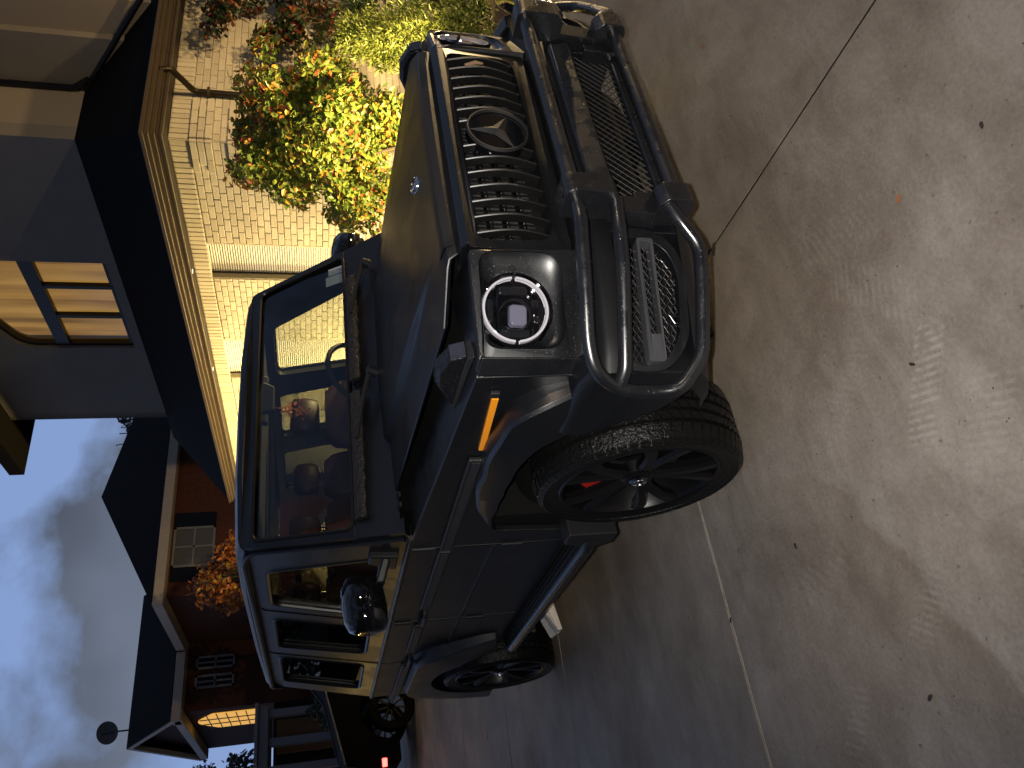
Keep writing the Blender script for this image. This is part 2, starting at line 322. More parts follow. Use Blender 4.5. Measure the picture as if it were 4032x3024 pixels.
# ================================================================== GROUND
gnd = B()
gnd.add([(-300, -300, -.06), (300, -300, -.06), (300, 300, -.06), (-300, 300, -.06)], [(0, 1, 2, 3)])
g = gnd.build('ground', mat('dark_asphalt', (.035, .035, .037), .7, bump=.3, bscale=60, var=.2, vscale=3), kind='structure', smooth=0)
dw = empty('driveway', (0, 0, 0)); dw['kind'] = 'structure'
DA = rad(-3.6)
def D2(u, v): return (u*cos(DA)-v*sin(DA), u*sin(DA)+v*cos(DA))
us = [-13.9, -11.57, -9.24, -6.91, -4.58, -2.64, -.27, 6.0]; vs = [-9, -5.2, -.08, 3.1]
for i in range(len(us)-1):
    for j in range(len(vs)-1):
        gp = .007; b = B(); n0 = 24
        x0, x1, y0, y1 = us[i]+gp, us[i+1]-gp, vs[j]+.005, vs[j+1]-.005
        # slightly ragged edges
        rs = random.Random(i*7+j)
        def edge(a, c_, k=30):
            o = []
            for q in range(k):
                t_ = q/k; p = Vector(a).lerp(Vector(c_), t_); jit = .0022*noise.noise(Vector((p.x*6, p.y*6, 3))); o.append((p.x+jit, p.y+jit))
            return o
        poly = edge((x0, y0), (x1, y0))+edge((x1, y0), (x1, y1))+edge((x1, y1), (x0, y1))+edge((x0, y1), (x0, y0))
        dz = rs.uniform(-.002, .002)
        b.prism(poly, lambda u, v: (*D2(u, v), -.055), lambda u, v: (*D2(u, v), dz))
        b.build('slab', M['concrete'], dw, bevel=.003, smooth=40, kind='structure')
jd = B()
for v in vs[1:-1]: jd.hexa([(*D2(us[0], v-.0045), -.05), (*D2(us[-1], v-.0045), -.05), (*D2(us[-1], v+.0045), -.05), (*D2(us[0], v+.0045), -.05), (*D2(us[0], v-.0045), -.006), (*D2(us[-1], v-.0045), -.006), (*D2(us[-1], v+.0045), -.006), (*D2(us[0], v+.0045), -.006)])
jd.build('joint_dirt', mat('black_joint_dirt', (.004, .0035, .003), .95, 0, .1), dw, smooth=0, kind='structure')
jf = B(); 
for u in us[1:-1]: jf.hexa([(*D2(u-.006, -9), -.05), (*D2(u+.006, -9), -.05), (*D2(u+.006, 3.1), -.05), (*D2(u-.006, 3.1), -.05), (*D2(u-.006, -9), -.007), (*D2(u+.006, -9), -.007), (*D2(u+.006, 3.1), -.007), (*D2(u-.006, 3.1), -.007)])
jf.build('joint_filler', mat('pale_joint_rope', (.34, .30, .25), .9, bump=.6, bscale=60), dw, smooth=0, kind='structure')
# apron and street beyond
b = B(); b.prism([(-20, -30), (-13.95, -30), (-13.95, 6), (-20, 6)], lambda u, v: (*D2(u, v), -.058), lambda u, v: (*D2(u, v), -.012)); 
b.build('pavement', mat('pale_pavement', (.17, .17, .175), .6, var=.25, vscale=1.5, bump=.2, bscale=40), kind='structure', smooth=0)
bed = B(); bed.prism(rloop([(-12, 3.15), (3.5, 3.15), (3.5, 12), (-12, 12)], .05, 2), lambda u, v: (*D2(u, v), -.05), lambda u, v: (*D2(u, v), .05))
bed.build('garden_soil', M['soil'], kind='structure', smooth=0)
# ================================================================== THE PARKED SUV
car = empty('parked_suv', (0, 0, 0), 0, 'satin black boxy off-roader with tubular front guard, parked on the concrete driveway', 'car')
P = M['paint']
YS = .898  # skin plane
def zs(x):  # shoulder height along the side
    return 1.150 + (0.60-x)*(1.226-1.150)/(.60+.66) if x > -.66 else 1.226+( -.66-x)*.004
def arc(cx, cz, r, a0, a1, n=14): return [(cx+r*cos(rad(a0+(a1-a0)*i/n)), cz+r*sin(rad(a0+(a1-a0)*i/n))) for i in range(n+1)]
FW, RW = (0.0, .41), (-2.92, .40)
# core tub: dark inner body
tub = B()
prof = [(.58, .42), (.70, .62), (.70, 1.12), (-.62, 1.16), (-.75, 1.12), (-3.60, 1.12), (-3.60, .5), (-3.42, .42)]
tub.prism(prof, lambda x, z: (x, -.60, z), lambda x, z: (x, .60, z))
for s_ in (-1, 1):
    for poly in ([(-.52, .42), (-.52, 1.12), (-2.42, 1.12), (-2.42, .42)], ):
        tub.prism(poly, lambda x, z: (x, s_*.59, z), lambda x, z: (x, s_*.86, z))
    up = [(.62, .93), (.62, 1.13), (-.52, 1.17), (-.52, .93)]; tub.prism(up, lambda x, z: (x, s_*.59, z), lambda x, z: (x, s_*.86, z))
    up = [(-2.42, .93), (-2.42, 1.12), (-3.60, 1.12), (-3.60, .93)]; tub.prism(up, lambda x, z: (x, s_*.59, z), lambda x, z: (x, s_*.86, z))
    tub.box(-3.60, -3.44, min(s_*.59, s_*.86), max(s_*.59, s_*.86), .42, .93)
tub.box(-3.45, .5, -.75, .75, .30, .44)
tub.build('underbody', M['dark'], car, smooth=0)
def skin(poly, s_, name, th=.03, y=YS, bevel=.006, m=None, label=None):
    b = B(); b.prism(poly, lambda x, z: (x, s_*(y-th), z), lambda x, z: (x, s_*y, z)); return b.build(name, m or P, car, bevel=bevel, label=label)
FIN = [(30, .45, .935), (46, .50, .955), (59, .560, .985), (69, .550, .985), (85, .525, .978), (103, .532, .962), (119, .582, .945), (138, .715, .918), (146, .76, .905)]
FOUT = [(30, .69, .93), (36, .713, .950), (44, .755, .983), (54, .757, .985), (63, .707, .985), (84, .634, .970), (107, .640, .945), (127, .68, .925), (138, .728, .908), (146, .77, .902)]
def tab(T_, a):
    for (a0, r0, y0), (a1, r1, y1) in zip(T_[:-1], T_[1:]):
        if a0 <= a <= a1:
            k = (a-a0)/(a1-a0); return r0+(r1-r0)*k, y0+(y1-y0)*k
    return T_[-1][1:]
for s_ in (-1, 1):
    # front fender
    arcF = [(FW[0]+tab(FIN, q)[0]*cos(rad(q)), FW[1]+tab(FIN, q)[0]*sin(rad(q))) for q in range(138, 39, -6)]
    fp = [(-.745, .50), (-.745, zs(-.745)), (-.3, zs(-.3)), (.15, zs(.15)), (.598, zs(.598)), (.612, .82), (.46, .80)]+arcF[::-1]+[(-.60, .86), (-.63, .50)]
    skin(fp, s_, 'front_fender')
    # fender top ledge
    b = B(); b.hexa([(.60, s_*.70, 1.120), (.60, s_*YS, 1.120), (-.66, s_*YS, 1.19), (-.66, s_*.74, 1.19), (.60, s_*.70, 1.158), (.60, s_*(YS-.005), 1.150), (-.62, s_*(YS-.005), 1.226), (-.62, s_*.70, 1.240)])
    b.build('fender_top', P, car, bevel=.005)
    # doors
    for nm, x0, x1 in (('front_door', -.755, -1.815), ('rear_door', -1.825, -2.655)):
        if nm == 'front_door': pl = [(x0, .50), (x0, zs(x0)), (x1, zs(x1)), (x1, .50)]
        else: pl = [(x0, .50), (x0, zs(x0)), (x1, zs(x1)), (x1, .98)]+arc(RW[0], RW[1], .56, 62, 22, 6)+[(-2.40, .50)]
        d = skin(pl, s_, nm)
        b = B(); b.prism([(x0-.012, .822), (x0-.012, .845), (x1+.012, .845), (x1+.012, .822)], lambda x, z: (x, s_*(YS-.004), z), lambda x, z: (x, s_*(YS+.009 if z > .83 else YS), z)); b.build('crease', P, d, bevel=.003)
        # door handle with push button
        hx = x1+.13
        b = B(); b.tube(fillet([(hx+.09, s_*(YS+.004), 1.062), (hx+.08, s_*(YS+.045), 1.062), (hx-.08, s_*(YS+.045), 1.062), (hx-.09, s_*(YS+.004), 1.062)], .02, 4), .013, 8); b.lathe([(0, .022), (.017, .022), (.019, 0)], (hx-.125, s_*YS, 1.062), (0, s_, 0), 16); b.build('door_handle', M['plastic'], d)
        for hz in (1.165, .755):
            b = B(); b.lathe([(0, -.048), (.011, -.048), (.011, .048), (0, .048)], (x0+.008, s_*(YS+.004), hz), (0, 0, 1), 10); b.build('hinge', M['plastic'], d)
    qp = [(-2.665, .99), (-2.665, zs(-2.7)), (-3.60, 1.236), (-3.60, .55), (-3.45, .52)]+arc(RW[0], RW[1], .55, 10, 118, 12)[::1]
    qp = [(-2.665, .985), (-2.665, zs(-2.7)), (-3.60, 1.236), (-3.60, .50), (-3.46, .50)]+arc(RW[0], RW[1], .54, 170, 64, 12)
    skin(qp, s_, 'rear_quarter_panel')
    # belt ridge
    b = B(); b.tube([(-.62, s_*YS, 1.232), (-3.58, s_*YS, 1.240)], .013, 10); b.build('belt_ridge', P, car)
    # protective strips with inlay
    for x0, x1 in ((-.30, -.735), (-.765, -1.56), (-1.86, -2.42), (-2.68, -3.55)):
        if x0 == -.30: x0 = .10
        b = B(); b.box(x1, x0, min(s_*YS, s_*(YS+.022)), max(s_*YS, s_*(YS+.022)), 1.035, 1.095); st = b.build('side_strip', M['plastic'], car, bevel=.008)
        b = B(); b.box(x1+.012, x0-.012, min(s_*(YS+.02), s_*(YS+.026)), max(s_*(YS+.02), s_*(YS+.026)), 1.050, 1.080); b.build('inlay', mat('strip_inlay', (.05, .052, .06), .3, .6) if 'inl' not in M else M['inl'], st)
    # side marker
    b = B(); b.hexa([(.165, s_*YS, 1.046), (.50, s_*YS, 1.060), (.50, s_*(YS+.016), 1.060), (.165, s_*(YS+.016), 1.048), (.165, s_*YS, 1.070), (.50, s_*YS, 1.084), (.50, s_*(YS+.016), 1.084), (.165, s_*(YS+.016), 1.070)]); b.build('side_marker', M['amber'], car, bevel=.003)
    b = B(); b.box(.505, .535, min(s_*YS, s_*(YS+.018)), max(s_*YS, s_*(YS+.018)), 1.060, 1.094); b.build('parking_sensor', M['plastic'], car, bevel=.006)
    # wheel-arch flares
    def flare(W, outer, tipback):
        b = B(); rings = []; n = 26; a0, a1 = (140, 39) if tipback else (184, 12)
        for i in range(n+1):
            a = rad(a0+(a1-a0)*i/n); ri = .525 if tipback else .475; ix, iz = W[0]+ri*cos(a), W[1]+ri*sin(a)
            # ray to the outer polygon
            dx, dz = cos(a), sin(a); best = .56
            for k in range(len(outer)-1):
                (x1_, z1_), (x2_, z2_) = outer[k], outer[k+1]; ex, ez = x2_-x1_, z2_-z1_; den = dx*ez-dz*ex
                if abs(den) < 1e-9: continue
                t_ = ((x1_-W[0])*ez-(z1_-W[1])*ex)/den; u_ = ((x1_-W[0])*dz-(z1_-W[1])*dx)/den
                if t_ > 0 and -.001 <= u_ <= 1.001: best = t_
            ox, oz = W[0]+best*dx, W[1]+best*dz
            f = i/n; yq = lambda x_, yy_: yy_-(.75*max(0, x_-.36)**2 if tipback else 0)
            w_ = min(1, .15+f/.36) if tipback else min(1, .45+(1-f)/.35)
            yo = YS+(.988-YS)*w_
            xm = ix+(ox-ix)*.55; rings.append([(ix, s_*(YS-.02), iz), (ix, s_*yq(ix, yo), iz), (xm, s_*yq(xm, yo), iz+(oz-iz)*.55), (ox-(ox-ix)*.10, s_*yq(ox, YS+(yo-YS)*.93), oz-(oz-iz)*.10), (ox, s_*(YS-.012), oz)])
        b.loft(rings, True, True); return b.build('wheel_flare', P, car, bevel=.004)
    b = B(); rings = []
    for q in range(142, 31, -4):
        ri, yi = tab(FIN, q); ro, yo = tab(FOUT, q); c_, n_ = cos(rad(q)), sin(rad(q)); P2 = lambda r_, y_: (FW[0]+r_*c_, s_*y_, FW[1]+r_*n_)
        rings.append([P2(ri, YS-.03), P2(ri, yi), P2(ri+(ro-ri)*.5, (yi+yo)/2+.004), P2(ro-.012, yo), P2(ro, yo-.012), P2(ro+.004, YS-.012)])
    b.loft(rings, True, True); b.build('wheel_flare', P, car, bevel=.003, smooth=45)
    if 0: flare(FW, [(-.70, .80), (-.46, .97), (-.17, 1.035), (.28, 1.04), (.43, 1.01), (.50, .965), (.66, .85), (.66, .3)], True)
    flare(RW, [(-3.66, .30), (-3.60, .60), (-3.42, .97), (-3.30, 1.04), (-2.52, 1.035), (-2.40, .97), (-2.19, .62), (-2.15, .30)], False)
    # inner wheel wells
    for W in (FW, RW):
        b = B(); a_ = [rad(q) for q in range(-5 if W is RW else 30, 186, 6)]
        b.loft([[(W[0]+.475*cos(q), s_*.55, W[1]+.475*sin(q)), (W[0]+.475*cos(q), s_*.89, W[1]+.475*sin(q))] for q in a_], False, False); b.build('wheel_well', M['dark'], car, smooth=60)
        b = B(); b.prism(arc(W[0], W[1], .48, -35, 215, 24), lambda x, z: (x, s_*.53, z), lambda x, z: (x, s_*.56, z)); b.build('wheel_well', M['dark'], car, smooth=0)
# rear corner + tailgate
b = B()
rp = rloop([(-3.585, -YS), (-3.70, -.80), (-3.70, .80), (-3.585, YS), (-3.50, YS-.02), (-3.50, -YS+.02)], .05, 3)
b.prism(rp, lambda x, y: (x, y, .50), lambda x, y: (x, y, 1.238)); b.build('rear_body', P, car, bevel=.01)
b = B(); b.prism([(-3.45, -.93), (-3.76, -.88), (-3.80, 0), (-3.76, .88), (-3.45, .93)], lambda x, y: (x, y, .42), lambda x, y: (x, y, .62)); b.build('rear_bumper', P, car, bevel=.02)
b = B(); b.lathe([(0, .24), (.30, .24), (.36, .2), (.38, .12), (.38, 0)], (-3.70, -.05, 1.02), (-1, 0, 0), 40); b.build('spare_wheel_cover', P, car)
# ---- greenhouse ------------------------------------------------------------
def ysl(z): return YS-.005-(z-1.235)*.195
ZT = 1.955
w1 = rloop([(-.905, 1.335), (-1.730, 1.335), (-1.715, 1.862), (-1.235, 1.862)], [.05, .05, .06, .05])
w2 = rloop([(-1.945, 1.335), (-2.465, 1.335), (-2.50, 1.862), (-1.960, 1.862)], .05)
w3 = rloop([(-2.735, 1.335), (-3.37, 1.335), (-3.34, 1.862), (-2.735, 1.862)], .055)
outl = [(-.645, 1.235), (-3.60, 1.235), (-3.52, ZT), (-1.02, ZT)]
for s_ in (-1, 1):
    b = B(); b.sheet(outl, [w1, w2, w3], lambda x, z: (x, s_*ysl(z), z), lambda x, z: (x, s_*(ysl(z)-.05), z)); b.build('window_frame', P, car, bevel=.004, smooth=30)
    for w, m, nm in ((w1, 'sideglass', 'front_side_window'), (w2, 'midtint', 'rear_side_window'), (w3, 'tint', 'quarter_window')):
        b = B(); b.sheet(w, [], lambda x, z: (x, s_*(ysl(z)-.022), z), lambda x, z: (x, s_*(ysl(z)-.026), z)); g_ = b.build(nm, M[m], car, smooth=0)
        b = B(); b.tube([(x, s_*(ysl(z)-.004), z) for x, z in w], .011, 6, True); b.build('window_seal', M['seal'], g_)
    for xs in ((-1.735, -1.95), ):
        pass
    # door cut lines above the belt
    for pts in ([(-1.822, 1.245), (-1.822, 1.90), (-1.79, 1.92)], [(-2.662, 1.245), (-2.662, 1.90), (-2.63, 1.92)]):
        b = B(); b.tube([(x, s_*(ysl(z)+.0005), z) for x, z in pts], .0035, 4); b.build('door_gap', M['dark'], car, smooth=0)
    # rain gutter
    b = B(); b.tube(fillet([(-.64, s_*(ysl(1.25)+.004), 1.255), (-1.015, s_*(ysl(ZT)+.010), ZT-.03), (-1.10, s_*(ysl(ZT)+.022), ZT+.004), (-3.50, s_*(ysl(ZT)+.022), ZT-.010), (-3.56, s_*(ysl(ZT)+.01), ZT-.08)], .06, 5), .014, 8); b.build('rain_gutter', P, car)
# roof
b = B(); rings = []
for x, zo, wy in ((-.985, -.022, -.04), (-1.0, .0, -.02), (-1.10, .018, 0), (-1.6, .03, 0), (-2.6, .028, 0), (-3.40, .012, 0), (-3.52, -.01, -.02)):
    hw = ysl(ZT)+.012+wy; zt = ZT+.028+zo
    rings.append([(x, -hw-.012, ZT-.012), (x, -hw-.010, zt-.034), (x, -hw+.012, zt-.014), (x, -hw+.05, zt-.003), (x, -hw*.5, zt+.014), (x, 0, zt+.018), (x, hw*.5, zt+.014), (x, hw-.05, zt-.003), (x, hw-.012, zt-.014), (x, hw+.010, zt-.034), (x, hw+.012, ZT-.012)])
b.loft(rings); b.build('roof', P, car, bevel=.004, smooth=50)
b = B(); b.box(-3.5, -1.02, -.72, .72, ZT-.045, ZT-.02); b.build('headliner', M['headliner'], car, smooth=0)
# windshield frame (inclined plane)
XB, ZB, XT, ZTW = -.575, 1.262, -.985, 1.965
def ws(y, t_, off=0):  # t 0 bottom..1 top
    x = XB+(XT-XB)*t_; z = ZB+(ZTW-ZB)*t_; nrm = Vector((ZTW-ZB, 0, XB-XT)).normalized(); bow = .035*(1-(y/.9)**2)
    return (x+nrm.x*off+bow, y, z+nrm.z*off)
outw = rloop([(-.893, 0), (.893, 0), (.755, 1), (-.755, 1)], [0, 0, .04, .04])
holew = rloop([(-.812, .295), (.812, .295), (.735, .925), (-.735, .925)], [.05, .05, .05, .05], 6)
def densify(l, k=4):
    o = []
    for i in range(len(l)):
        a, c_ = Vector(l[i]), Vector(l[(i+1) % len(l)]); kk = 10 if (a-c_).length > .5 else 1
        for q in range(kk): o.append(tuple(a.lerp(c_, q/kk)))
    return o
outw = densify(outw); holew = densify(holew)
b = B(); b.sheet(outw, [holew], lambda y, t_: ws(y, t_, 0), lambda y, t_: ws(y, t_, -.05)); b.build('windshield_frame', P, car, bevel=.004, smooth=40)
b = B()
ny = 14
for i in range(ny):
    y0, y1 = -.845+1.69*i/ny, -.845+1.69*(i+1)/ny
    f = lambda y, t_: ws(y*(1 if t_ < .2 else .885), t_, -.012)
    b.add([f(y0, .26), f(y1, .26), f(y1, .94), f(y0, .94)], [(0, 1, 2, 3)])
wsh = b.build('windshield', M['glass'], car, smooth=60)
b = B(); b.tube([ws(y, t_, .001) for y, t_ in holew], .009, 6, True); b.build('windshield_seal', M['seal'], wsh)
for (ya, yb, ta, tb) in ((.715, .765, .31, .42), (.640, .708, .305, .44)):
    b = B(); b.hexa([ws(ya, ta, -.020), ws(yb, ta, -.020), ws(yb, ta, -.018), ws(ya, ta, -.018), ws(ya, tb, -.020), ws(yb, tb, -.020), ws(yb, tb, -.018), ws(ya, tb, -.018)]); b.build('sticker', M['sticker'], wsh, smooth=0)
# cowl + black vent panel
b = B(); b.hexa([(-.54, -.80, 1.20), (-.54, .80, 1.20), (-.66, .82, 1.22), (-.66, -.82, 1.22), (-.545, -.80, 1.270), (-.545, .80, 1.270), (-.60, .84, 1.280), (-.60, -.84, 1.280)]); cw = b.build('cowl_panel', M['tyre2'], car, bevel=.004)
for k in range(32):
    y = -.78+.05*k; b = B(); b.hexa([(-.548, y, 1.270), (-.548, y+.022, 1.270), (-.585, y+.022, 1.276), (-.585, y, 1.276), (-.548, y, 1.278), (-.548, y+.022, 1.278), (-.585, y+.022, 1.286), (-.585, y, 1.286)]); b.build('cowl_rib', M['plastic'], cw, smooth=0)
# wipers
b = B(); b.box(-.50, -.485, -.71, .71, .95, 1.222); b.build('firewall', M['tyre2'], car, smooth=0)
M['blade'] = mat('ribbed_black_rubber', (.014, .012, .011), .5, 0, .4, bump=1.0, bscale=70)
for yp, ya, yb in ((.66, .62, -.06), (-.06, -.13, -.78)):
    arm = B(); piv = Vector(ws(yp, .10, .02)); mid = ws((ya*.6+yb*.4), .235, .035)
    arm.lathe([(0, .045), (.020, .045), (.026, .0)], piv-Vector((0, 0, .0)), (.5, 0, .9), 14); arm.tube([piv+Vector((.01, 0, .03)), Vector(ws(yp-.12, .17, .045)), Vector(mid)], [.014, .011, .008], 8)
    wp = arm.build('wiper', M['plastic'], car)
    b = B(); rings = []
    for k in range(25):
        y = ya+(yb-ya)*k/24; w0 = .004*sin(k*2.1); t0, t1 = .205+w0, .278+w0*.5
        rings.append([ws(y, t0, .006), ws(y, t0, .022+.003*sin(k*1.7)), ws(y, (t0+t1)/2, .030+.004*sin(k*2.9)), ws(y, t1, .016), ws(y, t1, .004)])
    b.loft(rings); b.build('wiper_blade', M['blade'], wp, smooth=50)
# ---- hood -------------------------------------------------------------------
def hz(x, y):
    t_ = (.75-x)/1.23; ay = abs(y); z = 1.222+.066*t_+.018*(1-(ay/.72)**2)
    kb = max(0, min(1, (.62-x)/.5)); yb = .42+.02*t_; band = max(0, min(1, (yb+.028-ay)/.028)); z += .024*kb*band
    return z
b = B(); xs = [.765, .752, .73, .70, .66, .60, .5, .4, .3, .2, .1, 0, -.1, -.2, -.3, -.4, -.48, -.545]; base = [0, .15, .3, .38, .41, .42, .43, .435, .445, .455, .465, .475, .5, .58, .65, .69]
ys_ = sorted(set([-v for v in base]+base)); rings = []
for x in xs:
    wmax = .535+min(1, (.765-x)/.165)*.170 if x > .600 else .705
    r_ = []
    for y in ys_:
        yy = y/.69*wmax if abs(y) > .5 else y; dz = -.030 if x > .76 else (-.004 if x > .75 else 0)
        r_.append((x, yy, hz(min(x, .75), y)+dz))
    r_ = [(x-.001, -wmax-.003, r_[0][2]-.004), ]+r_+[(x-.001, wmax+.003, r_[0][2]-.004)]
    r_ = [(x-.002, -wmax+.012, r_[0][2]-.012)]+r_+[(x-.002, wmax-.012, r_[0][2]-.012)]
    rings.append(r_)
b.loft(rings); b.build('hood', P, car, bevel=.003, smooth=28)
def star(b, org, ax, up, R, depth, ring=.0):
    ax = Vector(ax).normalized(); up = Vector(up).normalized(); rt = up.cross(ax); org = Vector(org)
    for k in range(3):
        a = 2*pi*k/3; d = up*cos(a)+rt*sin(a); p = ax.cross(d)
        c0, tip = org, org+d*R*.93; w_ = R*.21
        b.add([c0+d*(-w_*.5)+p*0, c0+d*w_*.58+p*w_, tip, c0+d*w_*.58-p*w_, c0+ax*depth, c0+ax*depth*.98+d*R*.5], [(0, 4, 1), (1, 4, 5), (1, 5, 2), (2, 5, 3), (3, 5, 4), (3, 4, 0)])
    b.lathe([(R*.93, 0), (R*.95, depth), (R, depth), (R*1.03, 0)], org, ax, 40)
b = B(); b.lathe([(0, 0), (.030, 0), (.036, -.003)], (.56, 0, hz(.56, 0)+.007), (.30, 0, 1), 28); star(b, (.56, 0, hz(.56, 0)+.0085), (.30, 0, 1), (-1, 0, .30), .036, .003); b.build('hood_emblem', M['chrome'], car)
# ---- front face -------------------------------------------------------------
# grille surround
XG = .818
go = rloop([(-.535, .815), (.535, .815), (.53, 1.165), (-.53, 1.165)], [.02, .02, .03, .03]); 
gi = rloop([(-.492, .868), (.492, .868), (.50, 1.128), (-.50, 1.128)], [.07, .07, .045, .045], 6)
def gx(y, z): return XG-.025*(y/.5)**2-.10*max(0, 1.0-z)*.3
b = B(); b.sheet(densify(go), [densify(gi)], lambda y, z: (gx(y, z), y, z), lambda y, z: (gx(y, z)-.07, y, z)); gs = b.build('grille_surround', P, car, bevel=.005, smooth=40)
b = B(); b.hexa([(.70, -.53, 1.150), (.812, -.53, 1.160), (.812, .53, 1.160), (.70, .53, 1.150), (.70, -.53, 1.182), (.785, -.53, 1.184), (.785, .53, 1.184), (.70, .53, 1.182)]); b.build('slam_panel', P, car, bevel=.006)
grl = B(); grl.box(.60, .61, -.53, .53, .82, 1.16); gr = grl.build('front_grille', M['dark'], car, smooth=0)
for i in range(15):
    y = -.462+.924*i/14
    if i == 7: continue
    segs = [(.872, 1.124)] if abs(i-7) > 1 else [(.872, .915), (1.078, 1.124)]
    for z0, z1 in segs:
        b = B(); rings = []; n = 8
        for k in range(n+1):
            z = z0+(z1-z0)*k/n; x = gx(y, z)-.012+.022*sin(pi*(z-.87)/.255)
            rings.append([(x, y-.0045, z), (x+.003, y-.002, z), (x+.003, y+.002, z), (x, y+.0045, z), (x-.018, y+.0035, z), (x-.03, y+.002, z), (x-.03, y-.002, z), (x-.018, y-.0035, z)])
        b.loft(rings); b.build('slat', M['slat'], gr, smooth=40)
for z in (.942, 1.0, 1.057, 1.110):
    b = B(); b.box(.70, .755, -.485, .485, z-.003, z+.003); b.build('cross_bar', M['gloss'], gr, smooth=0)
b = B()
for k in range(46):
    y = -.47+.94*k/45
    for z_ in (.895, .955, 1.012, 1.068): b.box(.715, .718, y, y+.008, z_, z_+.034)
b.build('radiator_fins', M['alu'], gr, smooth=0, kind='stuff')
b = B(); b.lathe([(0, 0), (.106, 0), (.110, .006), (.110, -.03)], (.826, 0, .998), (1, 0, 0), 48); em = b.build('emblem_disc', M['gloss'], gr)
b = B(); star(b, (.828, 0, .998), (1, 0, 0), (0, 0, 1), .110, .010); b.build('emblem_star', M['starm'], em, smooth=20)
b = B(); b.tube([(.826, .375, 1.07), (.835, .384, 1.03), (.83, .39, 1.0)], [.006, .008, .004], 6); 
tag(b.build('dry_leaf', mat('dry_brown_leaf', (.25, .15, .09), .8)), 'small dry brown leaf caught upright between the vertical grille slats', 'leaf')
# headlight corner blocks
PHI = math.atan(.42)
def fx0(ay): return .800-.42*(ay-.54) if ay < .84 else .674-.42*(ay-.84)-6*(ay-.84)**2
for s_ in (-1, 1):
    oy = [(.538, .80), (.850, .802), (.868, .83), (.866, 1.120), (.850, 1.142), (.538, 1.160)]
    out_ = densify(rloop([(y*s_, z) for y, z in oy], [.01, .02, .02, .02, .02, .01]))
    cy, cz = .717*s_, 1.020
    hl_ = [(s_*.548, .862), (s_*.842, .866), (s_*.842, 1.124), (s_*.548, 1.134)]
    hole = densify(rloop(hl_, [.08, .07, .05, .05], 6))
    def fx(y, z, o=0): return fx0(abs(y))-.02*max(0, (z-1.08)/.08)**2+o
    b = B(); b.sheet(out_, [hole], lambda y, z: (fx(y, z), y, z), lambda y, z: (fx(y, z)-.05, y-.02*s_, z)); blk = b.build('headlight_housing', P, car, bevel=.007, smooth=45)
    b = B(); b.hexa([(.602, s_*YS, .815), (.664, s_*.868, .805), (.62, s_*.83, .805), (.56, s_*.84, .815), (.602, s_*YS, 1.148), (.664, s_*.866, 1.140), (.62, s_*.83, 1.140), (.56, s_*.84, 1.152)]); b.build('corner_panel', P, car, bevel=.007)
    b = B(); b.hexa([(.56, s_*.53, 1.11), (.775, s_*.535, 1.11), (.640, s_*.850, 1.10), (.602, s_*.88, 1.10), (.56, s_*.53, 1.196), (.782, s_*.535, 1.163), (.650, s_*.862, 1.144), (.602, s_*(YS-.004), 1.153)]); b.build('corner_top', P, car, bevel=.012)
    rings = []
    for t_ in (0, .15, .6, 1):
        r_ = []
        for (y, z) in hole:
            a = math.atan2(z-cz, (y-cy)); cy_, cz_ = cy+.121*cos(a)*.922, cz+.121*sin(a)
            yy = y+(cy_-y)*t_; r_.append((fx0(abs(yy))-.004-.020*t_-(.012 if t_ > 0 else 0), yy-.004*s_*t_, z+(cz_-z)*t_))
        rings.append(r_)
    b = B(); b.loft(rings, True, False); b.build('bezel', P, blk, smooth=60)
    hl = B(); hl.lathe([(.117, .004), (.119, .012), (.119, -.07), (0, -.07)], (0, 0, 0), (1, 0, 0), 48); H = hl.build('headlight', M['gloss'], car)
    H.location = (fx0(.717)-.016, cy, cz); H.rotation_euler = (0, 0, PHI*s_)
    for a0, a1 in ((rad(4), rad(176)), (rad(184), rad(356))):
        b = B(); pr = [(.098, .002), (.0995, .008), (.1065, .008), (.109, .000), (.109, -.01), (.098, -.01)]; b.lathe(pr, (0, 0, 0), (1, 0, 0), 40, a0, a1); b.build('light_ring', M['ring'], H)
    for bx_ in ((-.035, -.012, -.088, -.056, -.05, .055), (-.035, -.012, .052, .086, -.05, .05), (-.04, -.018, -.04, .045, -.088, -.058), (-.04, -.018, -.04, .045, .062, .088)):
        b = B(); b.box(*bx_); b.build('reflector', M['darkalu'], H, bevel=.01)
    b = B(); b.prism(rloop([(-.046, -.030), (.030, -.034), (.036, .030), (-.044, .034)], .018, 4), lambda y, z: (-.02, y-.012, z-.008), lambda y, z: (.006, y*.86-.012, z*.86-.008)); b.build('projector_lens', M['proj'], H, bevel=.008, seg=3)
    b = B(); b.lathe([(.046, -.012), (.053, -.004), (.056, -.03)], (0, -.014, 0), (1, 0, 0), 32); b.build('projector_collar', M['darkalu'], H)
    b = B(); b.box(-.02, -.002, -.014, .010, -.097, -.05); b.build('trim_bar', M['gloss'], H, smooth=0)
    b = B(); b.box(-.02, -.004, -.092, .092, .052, .060); b.build('trim_bar', M['gloss'], H, smooth=0)
    b = B(); b.lathe([(0, .024), (.06, .021), (.10, .015), (.116, .006)], (0, 0, 0), (1, 0, 0), 40); b.build('lamp_cover', M['hlglass'], H)
    b = B(); b.lathe([(0, .004), (.008, .004), (.011, 0)], (fx0(.585)-.025, s_*.585, 1.02), (1, .4*s_, 0), 16); b.build('washer_cap', M['plastic'], blk)
    t1 = B(); zb = 1.152; dxs = .035
    t1.hexa([(.60, s_*.765, zb), (.60, s_*.845, zb), (.27, s_*.835, zb+.016), (.30, s_*.765, zb+.016), (.58, s_*.770, zb+.022), (.58, s_*.840, zb+.022), (.30, s_*.830, zb+.036), (.32, s_*.770, zb+.036)]); t1.v = [(v[0]+dxs, v[1], v[2]) for v in t1.v]; ts = t1.build('turn_signal', M['plastic'], car, bevel=.006)
